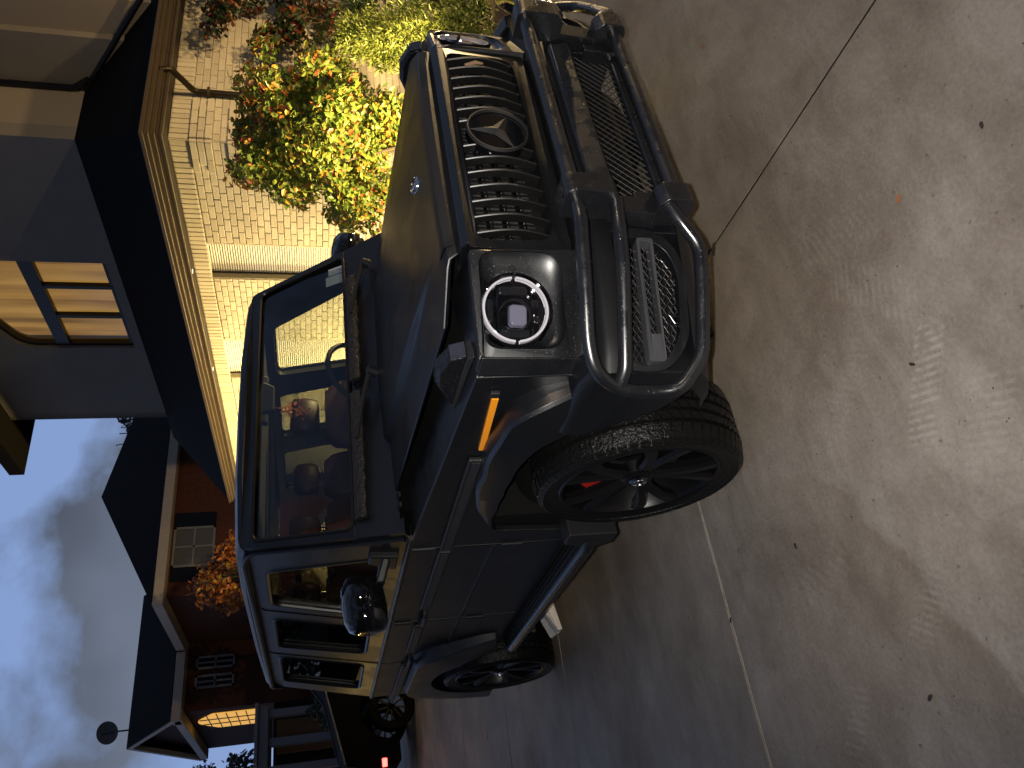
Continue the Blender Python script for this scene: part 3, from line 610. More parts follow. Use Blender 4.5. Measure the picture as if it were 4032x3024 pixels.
    t2 = B(); pr = [(.588, .0), (.565, .055), (.50, .088), (.43, .082), (.33, .03), (.31, .008)]
    rings = [[(x, s_*y, zb+.022+h*(1 if 0 < i < 3 else .82)) for x, h in pr] for i, y in enumerate((.772, .785, .822, .836))]
    t2.loft(rings); t2.v = [(v[0]+dxs, v[1], v[2]) for v in t2.v]; t2.build('signal_lens', M['smoke'], ts, bevel=.004, smooth=30)
    b = B()
    for k in range(14):
        y = .778+.0042*k; b.hexa([(.591, s_*y, zb+.026), (.591, s_*(y+.0016), zb+.026), (.585, s_*(y+.0016), zb+.026), (.585, s_*y, zb+.026), (.572, s_*y, zb+.072), (.572, s_*(y+.0016), zb+.072), (.566, s_*(y+.0016), zb+.072), (.566, s_*y, zb+.072)])
    b.v = [(v[0]+dxs, v[1], v[2]) for v in b.v]; b.build('lens_rib', M['chrome'], ts, smooth=0, kind='stuff')
# ---- bumper ------------------------------------------------------------------
def bxp(ay):  # bumper face x in plan
    return .885 if ay < .5 else (.885-.29*(ay-.5) if ay < .72 else (.8212-.36*(ay-.72) if ay < .90 else (.7564-.6*(ay-.90) if ay < .965 else .7174-8*(ay-.965))))
ypl = [0, .25, .5, .60, .72, .80, .86, .90, .93, .95, .965, .975]
def bring(z, inset, yy=None):
    return [(bxp(abs(y))-inset, y, z) for y in ([-v for v in ypl[::-1]]+ypl[1:])]
b = B()
rows = [(.805, .14), (.800, .05), (.778, .012), (.76, 0), (.712, .0)]
for (za, ia), (zb_, ib) in zip(rows[:-1], rows[1:]): b.loft([bring(za, ia), bring(zb_, ib)], False, False)
b.loft([bring(.712, 0), bring(.708, .06)], False, False)
b.loft([[(.60, y, .80) for (x, y, z) in bring(.8, 0)], bring(.805, .14)], False, False)
bump = b.build('front_bumper', M['bump'], car, smooth=50)
b = B(); rows = [(.485, .05), (.480, .0), (.455, .005), (.41, .05), (.38, .12)]
for (za, ia), (zb_, ib) in zip(rows[:-1], rows[1:]): b.loft([bring(za, ia), bring(zb_, ib)], False, False)
b.build('lower_lip', P, bump, smooth=50)
for s_ in (-1, 1):
    # panels between intakes and the corner
    for y0, y1, dx in ((.44, .525, 0), (.955, .972, 0)):
        b = B(); b.hexa([(bxp(y0)-.06, s_*y0, .48), (bxp(y0), s_*y0, .48), (bxp(y1), s_*y1, .48), (bxp(y1)-.06, s_*y1, .48), (bxp(y0)-.06, s_*y0, .715), (bxp(y0), s_*y0, .715), (bxp(y1), s_*y1, .715), (bxp(y1)-.06, s_*y1, .715)]); b.build('bumper_panel', P, bump, bevel=.004)
    # corner side piece back to the flare
    b = B(); cols = []
    for x, y, zb_ in ((.372, .986, .765), (.42, .984, .69), (.47, .980, .60), (.52, .976, .52), (.58, .974, .48), (.63, .972, .46), (.68, .970, .45), (.716, .962, .45)):
        zt_ = .845 if x < .62 else .845-.35*(x-.62)
        cols.append([(x, s_*y, zb_), (x, s_*(y-.10), zb_-.0), (x, s_*(y-.10), zt_), (x, s_*(y-.022), zt_), (x, s_*(y-.006), zt_-.02), (x, s_*y, zt_-.05)])
    b.loft(cols); b.build('bumper_corner', P, bump, bevel=.008, smooth=50)
    # side intake with fishnet mesh and lamp bar
    def ix_(y): return bxp(abs(y))
    fi = rloop([(.550, .676), (.547, .600), (.580, .535), (.655, .503), (.865, .520), (.940, .583), (.950, .640), (.940, .692), (.78, .698)], [.02, .03, .04, .05, .05, .04, .03, .03, .0], 4)
    fr = rloop([(.520, .702), (.512, .590), (.560, .505), (.645, .476), (.880, .492), (.958, .565), (.966, .640), (.958, .712), (.78, .712)], [.02, .04, .05, .05, .05, .05, .03, .02, .0], 4)
    b = B(); b.sheet(fr, [fi], lambda y, z: (ix_(y)+.004, s_*y, z), lambda y, z: (ix_(y)-.03, s_*y, z)); itk = b.build('side_intake', P, car, bevel=.003, smooth=30)
    b = B(); b.hexa([(ix_(.5)-.16, s_*.50, .47), (ix_(.5)-.15, s_*.50, .47), (ix_(.9)-.11, s_*.955, .47), (ix_(.9)-.12, s_*.955, .47), (ix_(.5)-.16, s_*.50, .715), (ix_(.5)-.15, s_*.50, .715), (ix_(.9)-.11, s_*.955, .715), (ix_(.9)-.12, s_*.955, .715)]); b.build('intake_back', M['dark'], itk, smooth=0)
    b = B()
    from math import asin
    def inside(y, z):
        c_ = False; n_ = len(fi)
        for a_i in range(n_):
            (y1_, z1_), (y2_, z2_) = fi[a_i], fi[a_i-1]
            if (z1_ > z) != (z2_ > z) and y < (y2_-y1_)*(z-z1_)/(z2_-z1_)+y1_: c_ = not c_
        return c_
    for k in range(-2, 17):
        for dirn in (1, -1):
            run = []
            for q in range(33):
                z = .500+.205*q/32; ph = (q/32*9) % 2; tri = abs(ph-1)*2-1; w_ = math.copysign(1-(1-abs(tri))**1.6, tri)
                y = .53+.030*k+dirn*.015*w_
                if inside(y, z): run.append((ix_(y)-.020-.002*dirn, s_*y, z))
                else:
                    if len(run) > 1: b.tube(run, .0014, 4)
                    run = []
            if len(run) > 1: b.tube(run, .0014, 4)
    b.build('intake_mesh', M['mesh'], itk, smooth=0, kind='stuff')
    b = B(); lbz = .603; lb_ = rloop([(.548, lbz-.030), (.938, lbz-.026), (.938, lbz+.032), (.548, lbz+.028)], .012, 3); bin_ = rloop([(.560, lbz-.018), (.860, lbz-.016), (.860, lbz+.020), (.560, lbz+.018)], .008, 3); cap_ = rloop([(.850, lbz-.012), (.908, lbz-.010), (.908, lbz+.016), (.850, lbz+.014)], .006, 3)
    b.sheet(lb_, [bin_], lambda y, z: (ix_(y)+.006, s_*y, z), lambda y, z: (ix_(y)-.03, s_*y, z)); b.build('lamp_bar', M['alu'] if 0 else mat('dull_grey_plastic', (.035, .036, .04), .38, 0, .7), itk, bevel=.002)
    b = B()
    for k in range(10): b.box(min(ix_(.78)-.07, 9), ix_(.78)-.064, min(s_*(.70+.011*k), s_*(.707+.011*k)), max(s_*(.70+.011*k), s_*(.707+.011*k)), .588, .618)
    b.build('cooler_fins', M['alu'], itk, smooth=0, kind='stuff')
# centre intake
b = B(); b.box(.74, .75, -.46, .46, .49, .67); ci = b.build('centre_intake', M['dark'], car, smooth=0)
b = B()
for k in range(-3, 34):
    for dirn in (1, -1):
        y0 = -.56+.034*k; pts = [(.875+.002*dirn, y0+dirn*(z-.585)*1.0, z) for z in (.500, .535, .575, .615, .655, .685)]
        pts = [p for p in pts if -.44 < p[1] < .44]
        if len(pts) > 1: b.tube(pts, .0022, 4)
b.build('intake_mesh', M['slat'], ci, smooth=0, kind='stuff')
# ---- bull bar ------------------------------------------------------------------
bar = empty('bull_bar', (0, 0, 0)); bar.parent = car
for s_ in (-1, 1): b = B(); b.box(.72, .93, min(s_*.39, s_*.43), max(s_*.39, s_*.43), .50, .62); b.build('mounting_arm', M['tube'], bar, bevel=.006)
T = M['tube']; r = .029
def tub_(pts, nm, fr=.05, rr=r):
    b = B(); b.tube(fillet(pts, fr, 7), rr, 16); return b.build(nm, T, bar, smooth=60)
tub_([(.99, -.44, .858), (.99, .44, .858)], 'bar_tube', .05, .026); tub_([(.975, -.44, .505), (.975, .44, .505)], 'bar_tube', .05, .025)
for s_ in (-1, 1):
    def sm(x, y, z): return (x, s_*y, z)
    # side loop: sweeps back, down and returns underneath
    tub_([sm(*q) for q in ((.985, .50, .855), (.985, .575, .855), (.895, .769, .855), (.80, .915, .849), (.755, .982, .830), (.712, 1.010, .765), (.700, 1.022, .70), (.704, 1.028, .62), (.730, 1.036, .555), (.788, .955, .483), (.880, .767, .465), (.940, .640, .460), (.975, .559, .525), (.985, .505, .550))], 'bar_loop', .038, .0225)
    tub_([sm(*q) for q in ((.985, .50, .723), (.975, .587, .731), (.90, .744, .729), (.80, .912, .731), (.755, .982, .731), (.712, 1.010, .745))], 'bar_tube', .05, .0225)
    # brackets
    b = B(); yb0, yb1 = s_*.435, s_*.515
    b.prism(rloop([(.915, .895), (1.015, .895), (1.03, .875), (1.03, .745), (1.0, .715), (.915, .715)], .012, 3), lambda x, z: (x, yb0, z), lambda x, z: (x, yb1, z))
    b.prism([(.90, .73), (.955, .73), (.945, .56), (.88, .56)], lambda x, z: (x, yb0+.004*s_, z), lambda x, z: (x, yb1-.004*s_, z))
    b.prism(rloop([(.90, .58), (.985, .58), (1.015, .555), (1.015, .475), (.985, .46), (.90, .47)], .012, 3), lambda x, z: (x, yb0, z), lambda x, z: (x, yb1, z))
    b.build('bracket', T, bar, bevel=.008, seg=3)
    b = B(); b.tube([(.95, s_*.435, .735), (.95, s_*-.435, .735)], .001, 4)
b = B(); b.hexa([(.87, -.43, .678), (.935, -.43, .678), (.935, .43, .678), (.87, .43, .678), (.87, -.43, .755), (.915, -.43, .755), (.915, .43, .755), (.87, .43, .755)]); b.build('bar_plate', T, bar, bevel=.012)
b = B(); b.hexa([(.86, -.43, .445), (.915, -.43, .445), (.915, .43, .445), (.86, .43, .445), (.86, -.43, .505), (.89, -.43, .505), (.89, .43, .505), (.86, .43, .505)]); b.build('bar_plate', T, bar, bevel=.010)
# ---- wheels -----------------------------------------------------------------
def wheel(loc, rz, R, s_, name='wheel'):
    ax = (0, s_, 0); hwid = .140; Rr = R*.775
    prof = [(Rr-.01, -hwid+.015), (Rr+.02, -hwid), (R*.93, -hwid-.006), (R-.012, -hwid+.012), (R-.006, -hwid+.03)]
    for c_ in (-.066, -.022, .022, .066): prof += [(R-.006, c_-.008), (R-.016, c_-.005), (R-.016, c_+.005), (R-.006, c_+.008)]
    prof += [(R-.006, hwid-.03), (R-.012, hwid-.012), (R*.93, hwid+.006), (R*.885, hwid+.003), (R*.88, hwid-.001), (Rr+.02, hwid), (Rr-.01, hwid-.015), (Rr-.02, hwid-.04), (Rr-.02, -hwid+.04)]
    b = B(); b.lathe(prof+[prof[0]], (0, 0, 0), ax, 96)
    # tread blocks
    e = Vector((0, 0, 1)); 
    def P3(rr, h, a): return (rr*sin(a), h*s_, rr*cos(a))
    nb = 62
    for k in range(nb):
        a = 2*pi*k/nb; da = 2*pi/nb*.80
        for (h0, h1, tw) in ((-.128, -.076, .5), (-.058, -.030, -.7), (-.014, .014, .6), (.030, .058, .7), (.076, .128, -.5)):
            q = tw*.045; pts = []
            edge_ = h1 if h1 > .1 else (h0 if h0 < -.1 else None)
            for rr in (R-.014, R+.001):
                for (h, aa) in ((h0, a), (h1, a+q), (h1, a+q+da), (h0, a+da)):
                    r2 = rr-(.010 if (h == edge_) else 0); pts.append(P3(r2, h, aa))
            b.hexa(pts)
        # shoulder lugs on the sidewall edge
        for sg in (1, -1):
            pts = []
            for rr, hh in ((R*.925, hwid+.002), (R-.010, hwid-.014)):
                for (ho, aa) in ((0, a), (.006, a), (.006, a+da), (0, a+da)): pts.append(P3(rr, sg*(hh+ho), aa))
            b.hexa([pts[0], pts[1], pts[2], pts[3], pts[4], pts[5], pts[6], pts[7]])
    W = bpy.data.objects.new(name, None); col.objects.link(W); W.parent = car; W.location = loc; W.rotation_euler = (0, 0, rz)
    b.build('tyre', M['rubber'], W, smooth=35)
    # rim barrel
    b = B(); b.lathe([(Rr+.004, hwid-.012), (Rr-.004, hwid-.004), (Rr-.014, hwid-.010), (Rr-.022, hwid-.03), (Rr-.035, .0), (Rr-.03, -hwid+.03)], (0, 0, 0), ax, 72)
    # five twin spokes
    for k in range(5):
        for dv in (-1, 1):
            a = 2*pi*k/5+.35; c1 = a+dv*.10; c2 = a+dv*.235
            def pt(rr, aa, wd, h): 
                return (rr*sin(aa)+wd*cos(aa), h*s_, rr*cos(aa)-wd*sin(aa))
            rings = []
            for rr, aa, wd, h in ((.045, c1, .026, hwid-.045), (.13, c1+dv*.02, .024, hwid-.034), (.22, (c1+c2)/2, .025, hwid-.024), (Rr-.014, c2, .034, hwid-.020)):
                rings.append([pt(rr, aa, -wd, h), pt(rr, aa, -wd*.55, h+.012), pt(rr, aa, wd*.55, h+.012), pt(rr, aa, wd, h), pt(rr, aa, wd*.7, h-.03), pt(rr, aa, -wd*.7, h-.03)])
            b.loft(rings)
    b.lathe([(0, hwid-.02), (.055, hwid-.022), (.07, hwid-.035), (.075, hwid-.08)], (0, 0, 0), ax, 32)
    b.build('rim', M['gloss'] if 0 else M['rimm'], W, smooth=30)
    b = B(); b.lathe([(0, hwid-.012), (.032, hwid-.013), (.037, hwid-.02)], (0, 0, 0), ax, 32); cp = b.build('centre_cap', M['gloss'], W)
    b = B(); star(b, (0, s_*(hwid-.012), 0), ax, (0, 0, 1), .028, .003); b.build('cap_star', M['chrome'], cp, smooth=20)
    b = B(); b.lathe([(.08, .03), (.195, .03), (.195, .0), (.08, .0)], (0, 0, 0), ax, 48); b.build('brake_disc', M['alu'] if 0 else mat('dull_disc', (.08, .08, .085), .4, .8), W)
    b = B(); pr = [(.13, .015), (.235, .015), (.24, .06), (.225, .075), (.14, .075), (.13, .06)]; b.lathe(pr+[pr[0]], (0, 0, 0), ax, 10, rad(100 if s_ < 0 else 20), rad(155 if s_ < 0 else 80)); b.build('brake_caliper', M['redcal'], W, bevel=.004)
    return W
M['rimm'] = mat('black_alloy', (.003, .003, .0035), .33, 0, .22)
wheel((FW[0], -.855, FW[1]), rad(-4), .412, -1); wheel((FW[0], .855, FW[1]), rad(-4), .412, 1)
wheel((RW[0], -.855, RW[1]), 0, .400, -1); wheel((RW[0], .855, RW[1]), 0, .400, 1)
# ---- side steps, mirrors, exhaust ------------------------------------------------
for s_ in (-1, 1):
    b = B(); b.tube(fillet([(-.56, s_*.90, .42), (-.60, s_*.985, .44), (-2.26, s_*.985, .455), (-2.32, s_*.90, .45)], .05, 5), .032, 14); stp = b.build('side_step', T, car, smooth=60)
    b = B(); b.hexa([(-2.30, s_*.84, .455), (-.60, s_*.84, .445), (-.60, s_*.965, .445), (-2.30, s_*.965, .455), (-2.30, s_*.84, .472), (-.60, s_*.84, .462), (-.60, s_*.97, .462), (-2.30, s_*.97, .472)]); b.build('tread_plate', M['plastic'], stp, bevel=.003)
    for k in range(4):
        yy = .86+.024*k; b = B(); b.hexa([(-2.27, s_*yy, .470), (-.63, s_*yy, .460), (-.63, s_*(yy+.010), .460), (-2.27, s_*(yy+.010), .470), (-2.27, s_*yy, .477), (-.63, s_*yy, .467), (-.63, s_*(yy+.010), .467), (-2.27, s_*(yy+.010), .477)]); b.build('grip_strip', M['rubber'], stp, smooth=0)
    b = B(); b.prism([(-.50, .33), (-.60, .33), (-.66, .42), (-.60, .56), (-.50, .56)], lambda x, z: (x, s_*.86, z), lambda x, z: (x, s_*.985, z)); b.build('mud_flap', M['plastic'], car, bevel=.008)
    b = B(); b.prism([(-.76, .42), (-2.40, .42), (-2.40, .52), (-.76, .52)], lambda x, z: (x, s_*.83, z), lambda x, z: (x, s_*.875, z)); b.build('rocker_panel', M['plastic'], car, bevel=.006)
    # mirror
    y0 = YS-.02
    mb = B(); prf = []
    ctr = Vector((-.93, s_*1.075, 1.425)); rings = []
    for t_, hw_, hh_, xo in ((-1, .07, .05, -.03), (-.96, .105, .072, -.012), (-.6, .125, .088, .028), (0, .13, .092, .045), (.6, .122, .086, .036), (.95, .095, .066, .008), (1, .06, .04, -.02)):
        pass
    # housing: lofted along Y
    L_ = .125
    rings = []
    for t_, hh_, dx_ in ((-1, .045, .035), (-.93, .075, .06), (-.6, .095, .082), (0, .102, .09), (.6, .096, .084), (.92, .078, .06), (1, .045, .03)):
        y = ctr.y+s_*L_*t_; zc = ctr.z-.01*t_; r_ = []
        for k in range(16):
            a = 2*pi*k/16; cx_ = cos(a); sx_ = sin(a)
            x = ctr.x+(dx_*cx_ if cx_ > 0 else .045*max(cx_, -.8)); z = zc+hh_*(abs(sx_)**.75)*(1 if sx_ > 0 else -1)
            r_.append((x, y, z))
        rings.append(r_)
    mb.loft(rings); mi = mb.build('mirror', M['gloss'], car, smooth=60)
    b = B(); b.tube([(ctr.x+.055, ctr.y-s_*.09, ctr.z-.028), (ctr.x+.088, ctr.y-s_*.03, ctr.z-.03), (ctr.x+.090, ctr.y+s_*.05, ctr.z-.032), (ctr.x+.060, ctr.y+s_*.112, ctr.z-.034)], .005, 6); b.build('indicator_strip', M['smoke'], mi)
    b = B(); b.box(ctr.x-.035, ctr.x-.030, min(ctr.y-.1, ctr.y+.1), max(ctr.y-.1, ctr.y+.1), ctr.z-.07, ctr.z+.07); b.build('mirror_glass', M['chrome'], mi, bevel=.002)
    b = B(); b.hexa([(-.80, s_*(YS-.03), 1.27), (-.96, s_*(YS-.03), 1.27), (-.96, s_*(YS+.015), 1.27), (-.80, s_*(YS+.015), 1.27), (-.84, s_*(YS-.05), 1.40), (-.93, s_*(YS-.05), 1.40), (-.93, s_*(YS-.01), 1.40), (-.84, s_*(YS-.01), 1.40)]); b.build('mirror_base', M['plastic'], car, bevel=.01)
    b = B(); b.hexa([(-.83, s_*(YS-.01), 1.30), (-.90, s_*(YS-.01), 1.30), (-.94, s_*1.0, 1.335), (-.86, s_*1.0, 1.335), (-.83, s_*(YS-.02), 1.335), (-.90, s_*(YS-.02), 1.335), (-.94, s_*1.0, 1.375), (-.86, s_*1.0, 1.375)]); b.build('mirror_arm', M['plastic'], mi, bevel=.01)
# foil heat shield + exhaust box seen under the step
b = B(); b.hexa([(-2.62, -.80, .07), (-2.36, -.80, .07), (-2.36, -.50, .07), (-2.62, -.50, .07), (-2.60, -.78, .30), (-2.38, -.78, .30), (-2.38, -.52, .30), (-2.60, -.52, .30)]); 
b = B(); b.tube([(-2.1, -.55, .30), (-2.45, -.70, .27), (-2.62, -.80, .22)], .045, 12); ex = b.build('exhaust_pipe', mat('rusty_pipe', (.25, .2, .17), .5, .5), car)
bs = B(); rings = []
for k in range(8):
    x = -2.34-.028*k; rings.append([(x+random.uniform(-.006, .006), -.52+random.uniform(-.01, .01), .13+random.uniform(-.008, .008)), (x, -.86+random.uniform(-.015, .015), .075+random.uniform(-.012, .012)), (x, -.88, .105+random.uniform(-.015, .015)), (x, -.70, .18+random.uniform(-.02, .02)), (x, -.52, .22)])
bs.loft(rings); bs.build('heat_shield', M['paper'], car, smooth=0)
# ---- interior ---------------------------------------------------------------------
b = B(); b.hexa([(-.62, -.80, 1.10), (-.62, .80, 1.10), (-1.05, .80, 1.05), (-1.05, -.80, 1.05), (-.66, -.80, 1.315), (-.66, .80, 1.315), (-1.02, .80, 1.345), (-1.02, -.80, 1.345)]); b.build('dashboard', M['cabin'], car, bevel=.02)
b = B(); b.hexa([(-.98, .22, 1.33), (-.98, .56, 1.33), (-1.10, .54, 1.33), (-1.10, .24, 1.33), (-.99, .24, 1.43), (-.99, .54, 1.43), (-1.08, .52, 1.42), (-1.08, .26, 1.42)]); b.build('instrument_hood', M['cabin'], car, bevel=.02)
b = B(); c0 = Vector((-1.22, .40, 1.395)); axw = Vector((-.86, 0, .5)).normalized(); u_ = Vector((0, 1, 0)); v_ = axw.cross(u_)
b.tube([c0+(u_*cos(a)+v_*sin(a))*.185 for a in [2*pi*k/40 for k in range(40)]], .016, 8, True); sw = b.build('steering_wheel', M['cabin'], car)
b = B(); b.box(-1.23, -1.19, .22, .58, 1.375, 1.405); b.lathe([(0, .03), (.06, .02), (.07, -.02)], c0, axw, 20); b.build('spoke', M['cabin'], sw, bevel=.006)
def seat(x, y, w_, top):
    b = B(); rings = []
    for z, hw_, xo in ((.95, .24, 0), (1.15, .27, -.03), (1.35, .27, -.06), (1.50, .24, -.085), (1.565, .17, -.095)):
        r_ = []
        for k in range(12):
            a = 2*pi*k/12; r_.append((x+xo+.075*cos(a), y+hw_*w_*(abs(sin(a))**.6)*(1 if sin(a) > 0 else -1), z))
        rings.append(r_)
    b.loft(rings); st = b.build('seat', M['redleather'], car, smooth=60)
    b = B(); rings = []
    for z, hw_, dx_ in ((1.60, .07, .03), (1.615, .115, .05), (1.68, .13, .058), (1.75, .125, .052), (1.775, .09, .03)):
        rings.append([(x-.10+dx_*cos(2*pi*k/12), y+hw_*(abs(sin(2*pi*k/12))**.6)*(1 if sin(2*pi*k/12) > 0 else -1), z) for k in range(12)])
    b.loft(rings); b.build('headrest', M['redleather'], st, smooth=60)
    b = B(); b.tube([(x-.10, y-.05, 1.55), (x-.10, y-.05, 1.62)], .007, 6); b.tube([(x-.10, y+.05, 1.55), (x-.10, y+.05, 1.62)], .007, 6); b.build('headrest_post', M['chrome'], st)
seat(-1.60, .40, 1, 0); seat(-1.60, -.40, 1, 0)
for y in (.45, 0, -.45): seat(-2.55, y, .8, 0)
b = B(); b.hexa([(-1.05, .10-.14, 1.865), (-1.05, .10+.16, 1.865), (-1.09, .10+.16, 1.865), (-1.09, .10-.14, 1.865), (-1.02, -.04, 1.94), (-1.02, .26, 1.94), (-1.06, .26, 1.94), (-1.06, -.04, 1.94)]); 
rm = b.build('rear_view_mirror', M['cabin'], car, bevel=.012)
b = B(); b.hexa([(-.985, -.0, 1.83), (-.985, .15, 1.83), (-1.02, .15, 1.83), (-1.02, 0, 1.83), (-.96, -.03, 1.92), (-.96, .18, 1.92), (-1.0, .18, 1.92), (-1.0, -.03, 1.92)]); b.build('camera_pod', M['cabin'], rm, bevel=.01)
# hanging ornament
hg = B()
rnd = random.Random(3)
for k in range(46):
    y = .085+rnd.gauss(0, .022); z = 1.735+rnd.uniform(-.075, .06); x = -1.12+rnd.gauss(0, .015); s2 = .014; a = rnd.uniform(0, 6.28)
    hg.add([(x, y, z), (x+.006, y+s2*cos(a), z+s2*sin(a)), (x, y+1.7*s2*cos(a+.5), z+1.7*s2*sin(a+.5)), (x-.004, y+s2*cos(a+1.1), z+s2*sin(a+1.1))], [(0, 1, 2, 3)])
hg.tube([(-1.10, .09, 1.86), (-1.12, .088, 1.70)], .0015, 4)
o = hg.build('hanging_ornament', leafmat('coral_petals', (.75, .28, .10)), smooth=0); tag(o, 'orange and coral flower ornament hanging from the rear-view mirror inside the windshield', 'ornament')
o.location = (0, 0, 0)
# ================================================================== THE LIT HOUSE
K = Vector((-3.1996, 4.7913, 0)); HA = rad(177.5)
H = empty('brick_house', K, HA, 'cream painted brick garage wing with a grey stucco upper storey and arched lit window', 'house')
# local: x = along wall A, y = -b
def HB(): return B()
def hbox(b, a0, a1, b0, b1, z0, z1): return b.box(a0, a1, -b1, -b0, z0, z1)
openings = [(1.60, 2.28, .75, 2.955), (3.68, 4.72, .75, 2.955), (6.0, 7.0, .75, 2.955)]
AL, BL, ZE = 8.3, 3.4, 3.09
b = B(); wl = [(0, 0), (AL, 0), (AL, ZE), (0, ZE)]
b.sheet(wl, [[(a0, z0), (a1, z0), (a1, z1), (a0, z1)] for a0, a1, z0, z1 in openings], lambda a, z: (a, 0, z), lambda a, z: (a, -.12, z))
hbox(b, 0, .12, .12, BL, 0, ZE); hbox(b, AL-.12, AL, .12, 2.0, 0, ZE)
WALL = b.build('wall', M['mortar'], H, smooth=0)
# bricks
brick_me = B().box(-.5, .5, -.5, .5, -.5, .5)
def mk_me(name, m):
    me = bpy.data.meshes.new(name); bm = bmesh.new(); bmesh.ops.create_cube(bm, size=1)
    bmesh.ops.bevel(bm, geom=[e for e in bm.edges if all(v.co.y > 0 for v in e.verts)], offset=.06, segments=1, affect='EDGES'); bm.to_mesh(me); bm.free(); me.materials.append(m); return me
M['cream2'] = mat('cream_brick_b', (.55, .505, .39), .65, bump=.35, bscale=4, var=.08, vscale=1); M['cream3'] = mat('cream_brick_c', (.64, .59, .465), .6, bump=.35, bscale=4, var=.08, vscale=1)
M['cream1'] = mat('cream_brick_a', (.60, .55, .43), .62, bump=.35, bscale=4, var=.08, vscale=1)
# the outward side (+y local = toward the drive) is the bevelled face
brick_data = [mk_me('brick', M[k]) for k in ('cream1', 'cream2', 'cream3')]
jobs = []  # (face 'A'/'B', u-centre, z-centre, length, height, proud)
rb = random.Random(11)
PH, PL, J = .0762, .212, .009
def quoin(z): 
    k = (2.94-z) % .45; return z < 2.94 and k < .30
def field(face, length, zmax, ops, zmin=.0):
    nr = int((zmax-zmin)/PH)
    for r_ in range(nr+1):
        z1 = zmax-r_*PH; z0 = z1-PH
        if z1 < zmin: break
        u = -(PL/2 if r_ % 2 else 0)
        while u < length:
            a0, a1 = max(u, 0), min(u+PL, length); u += PL
            if a1-a0 < .03: continue
            segs = [(a0, a1)]
            for (o0, o1, oz0, oz1) in ops:
                if z0+PH/2 > oz0 and z0+PH/2 < oz1:
                    ns = []
                    for (p, q) in segs:
                        if q <= o0 or p >= o1: ns.append((p, q))
                        else:
                            if p < o0-.02: ns.append((p, o0))
                            if q > o1+.02: ns.append((o1, q))
                    segs = ns
            for p, q in segs:
                if q-p < .025: continue
                pr = .010
                ql = .39 if face == 'A' else .57
                if quoin((z0+z1)/2) and (p+q)/2 < ql: pr = .042
                jobs.append((face, (p+q)/2, (z0+z1)/2, q-p-J, PH-J, pr))
field('A', AL, 2.88, openings, .3); field('B', BL, 2.88, [], .3)
n = int(AL/.078)
for i in range(n): jobs.append(('A', .039+i*.078, 2.985, .069, .19, .012))
for i in range(int(BL/.078)): jobs.append(('B', .039+i*.078, 2.985, .069, .19, .012))
Hm = Matrix.Translation(K) @ Matrix.Rotation(HA, 4, 'Z')
def jobmat(j):
    face, u, z, l_, h_, pr = j; jit = rb.uniform(-.0025, .0025); dep = .06
    if face == 'A': m = Matrix.Translation((u, -.03+pr+jit+.0, z)) @ Matrix.Rotation(rb.uniform(-.006, .006), 4, 'Y') @ Matrix.Diagonal((l_+ (pr if u-l_/2 < .02 else 0), dep, h_, 1))
    else: m = Matrix.Translation((.03-pr-jit, -u, z)) @ Matrix.Rotation(pi/2, 4, 'Z') @ Matrix.Rotation(rb.uniform(-.006, .006), 4, 'Y') @ Matrix.Diagonal((l_, dep, h_, 1))
    return m
def vis(j):
    face, u, z, l_, h_, pr = j; p = Hm @ Vector((u, 0, z) if face == 'A' else (0, -u, z)); d = (p-CP).length
    hidden = (face == 'A' and (z < 1.9 and u < 1.2)) or z < 1.2 or (face == 'A' and u > 4.7)
    return -h_*l_/d+(1 if hidden else 0)
order = sorted(range(len(jobs)), key=lambda i: vis(jobs[i]))
rest = B(); cv = [(v.co.copy()) for v in brick_data[0].vertices]; cf = [tuple(p.vertices) for p in brick_data[0].polygons]
for rank, i in enumerate(order):
    m = jobmat(jobs[i])
    if rank < 300:
        o = bpy.data.objects.new('brick', brick_data[rb.randrange(3)]); col.objects.link(o); o.parent = WALL; o.matrix_local = m
    else: rest.add([m @ v for v in cv], cf)
me = bpy.data.meshes.new('brick_field'); me.from_pydata([tuple(v) for v in rest.v], [], rest.f); [me.materials.append(M[k]) for k in ('cream1', 'cream2', 'cream3')]
npf = len(cf); me.polygons.foreach_set('material_index', [x for k in range(len(me.polygons)//npf) for x in [rb.randrange(3)]*npf]); me.update()
o = bpy.data.objects.new('brick_field', me); col.objects.link(o); o.parent = WALL; o['kind'] = 'stuff'
# windows with slatted blinds
for a0, a1, z0, z1 in openings:
    b = B(); fr = .035
    for (p, q, r_, s2) in ((a0, a1, z1-fr, z1), (a0, a1, z0, z0+fr), (a0, a0+fr, z0, z1), (a1-fr, a1, z0, z1)): b.box(p, q, -.115, -.075, r_, s2)
    w = b.build('window', M['black'], H, bevel=.004)
    b = B(); z = z0+fr
    while z < z1-fr-.01:
        b.add([(a0+fr, -.100, z), (a1-fr, -.100, z), (a1-fr, -.086, z+.014), (a0+fr, -.086, z+.014), (a1-fr, -.100, z+.028), (a0+fr, -.100, z+.028)], [(0, 1, 2, 3), (3, 2, 4, 5)]); z += .030
    b.build('slatted_blind', M['blind'], w, smooth=0, kind='stuff')
    b = B(); b.box(a0-.0, a0+.02, -.10, .005, z0, z1); b.build('jamb', M['cream1'], w, smooth=0)
    b = B(); b.box(a1-.02, a1+.0, -.10, .003, z0, z1); b.build('jamb', mat('shaded_reveal', (.30, .27, .19), .7), w, smooth=0)  # shade on the far reveal is put into this darker olive
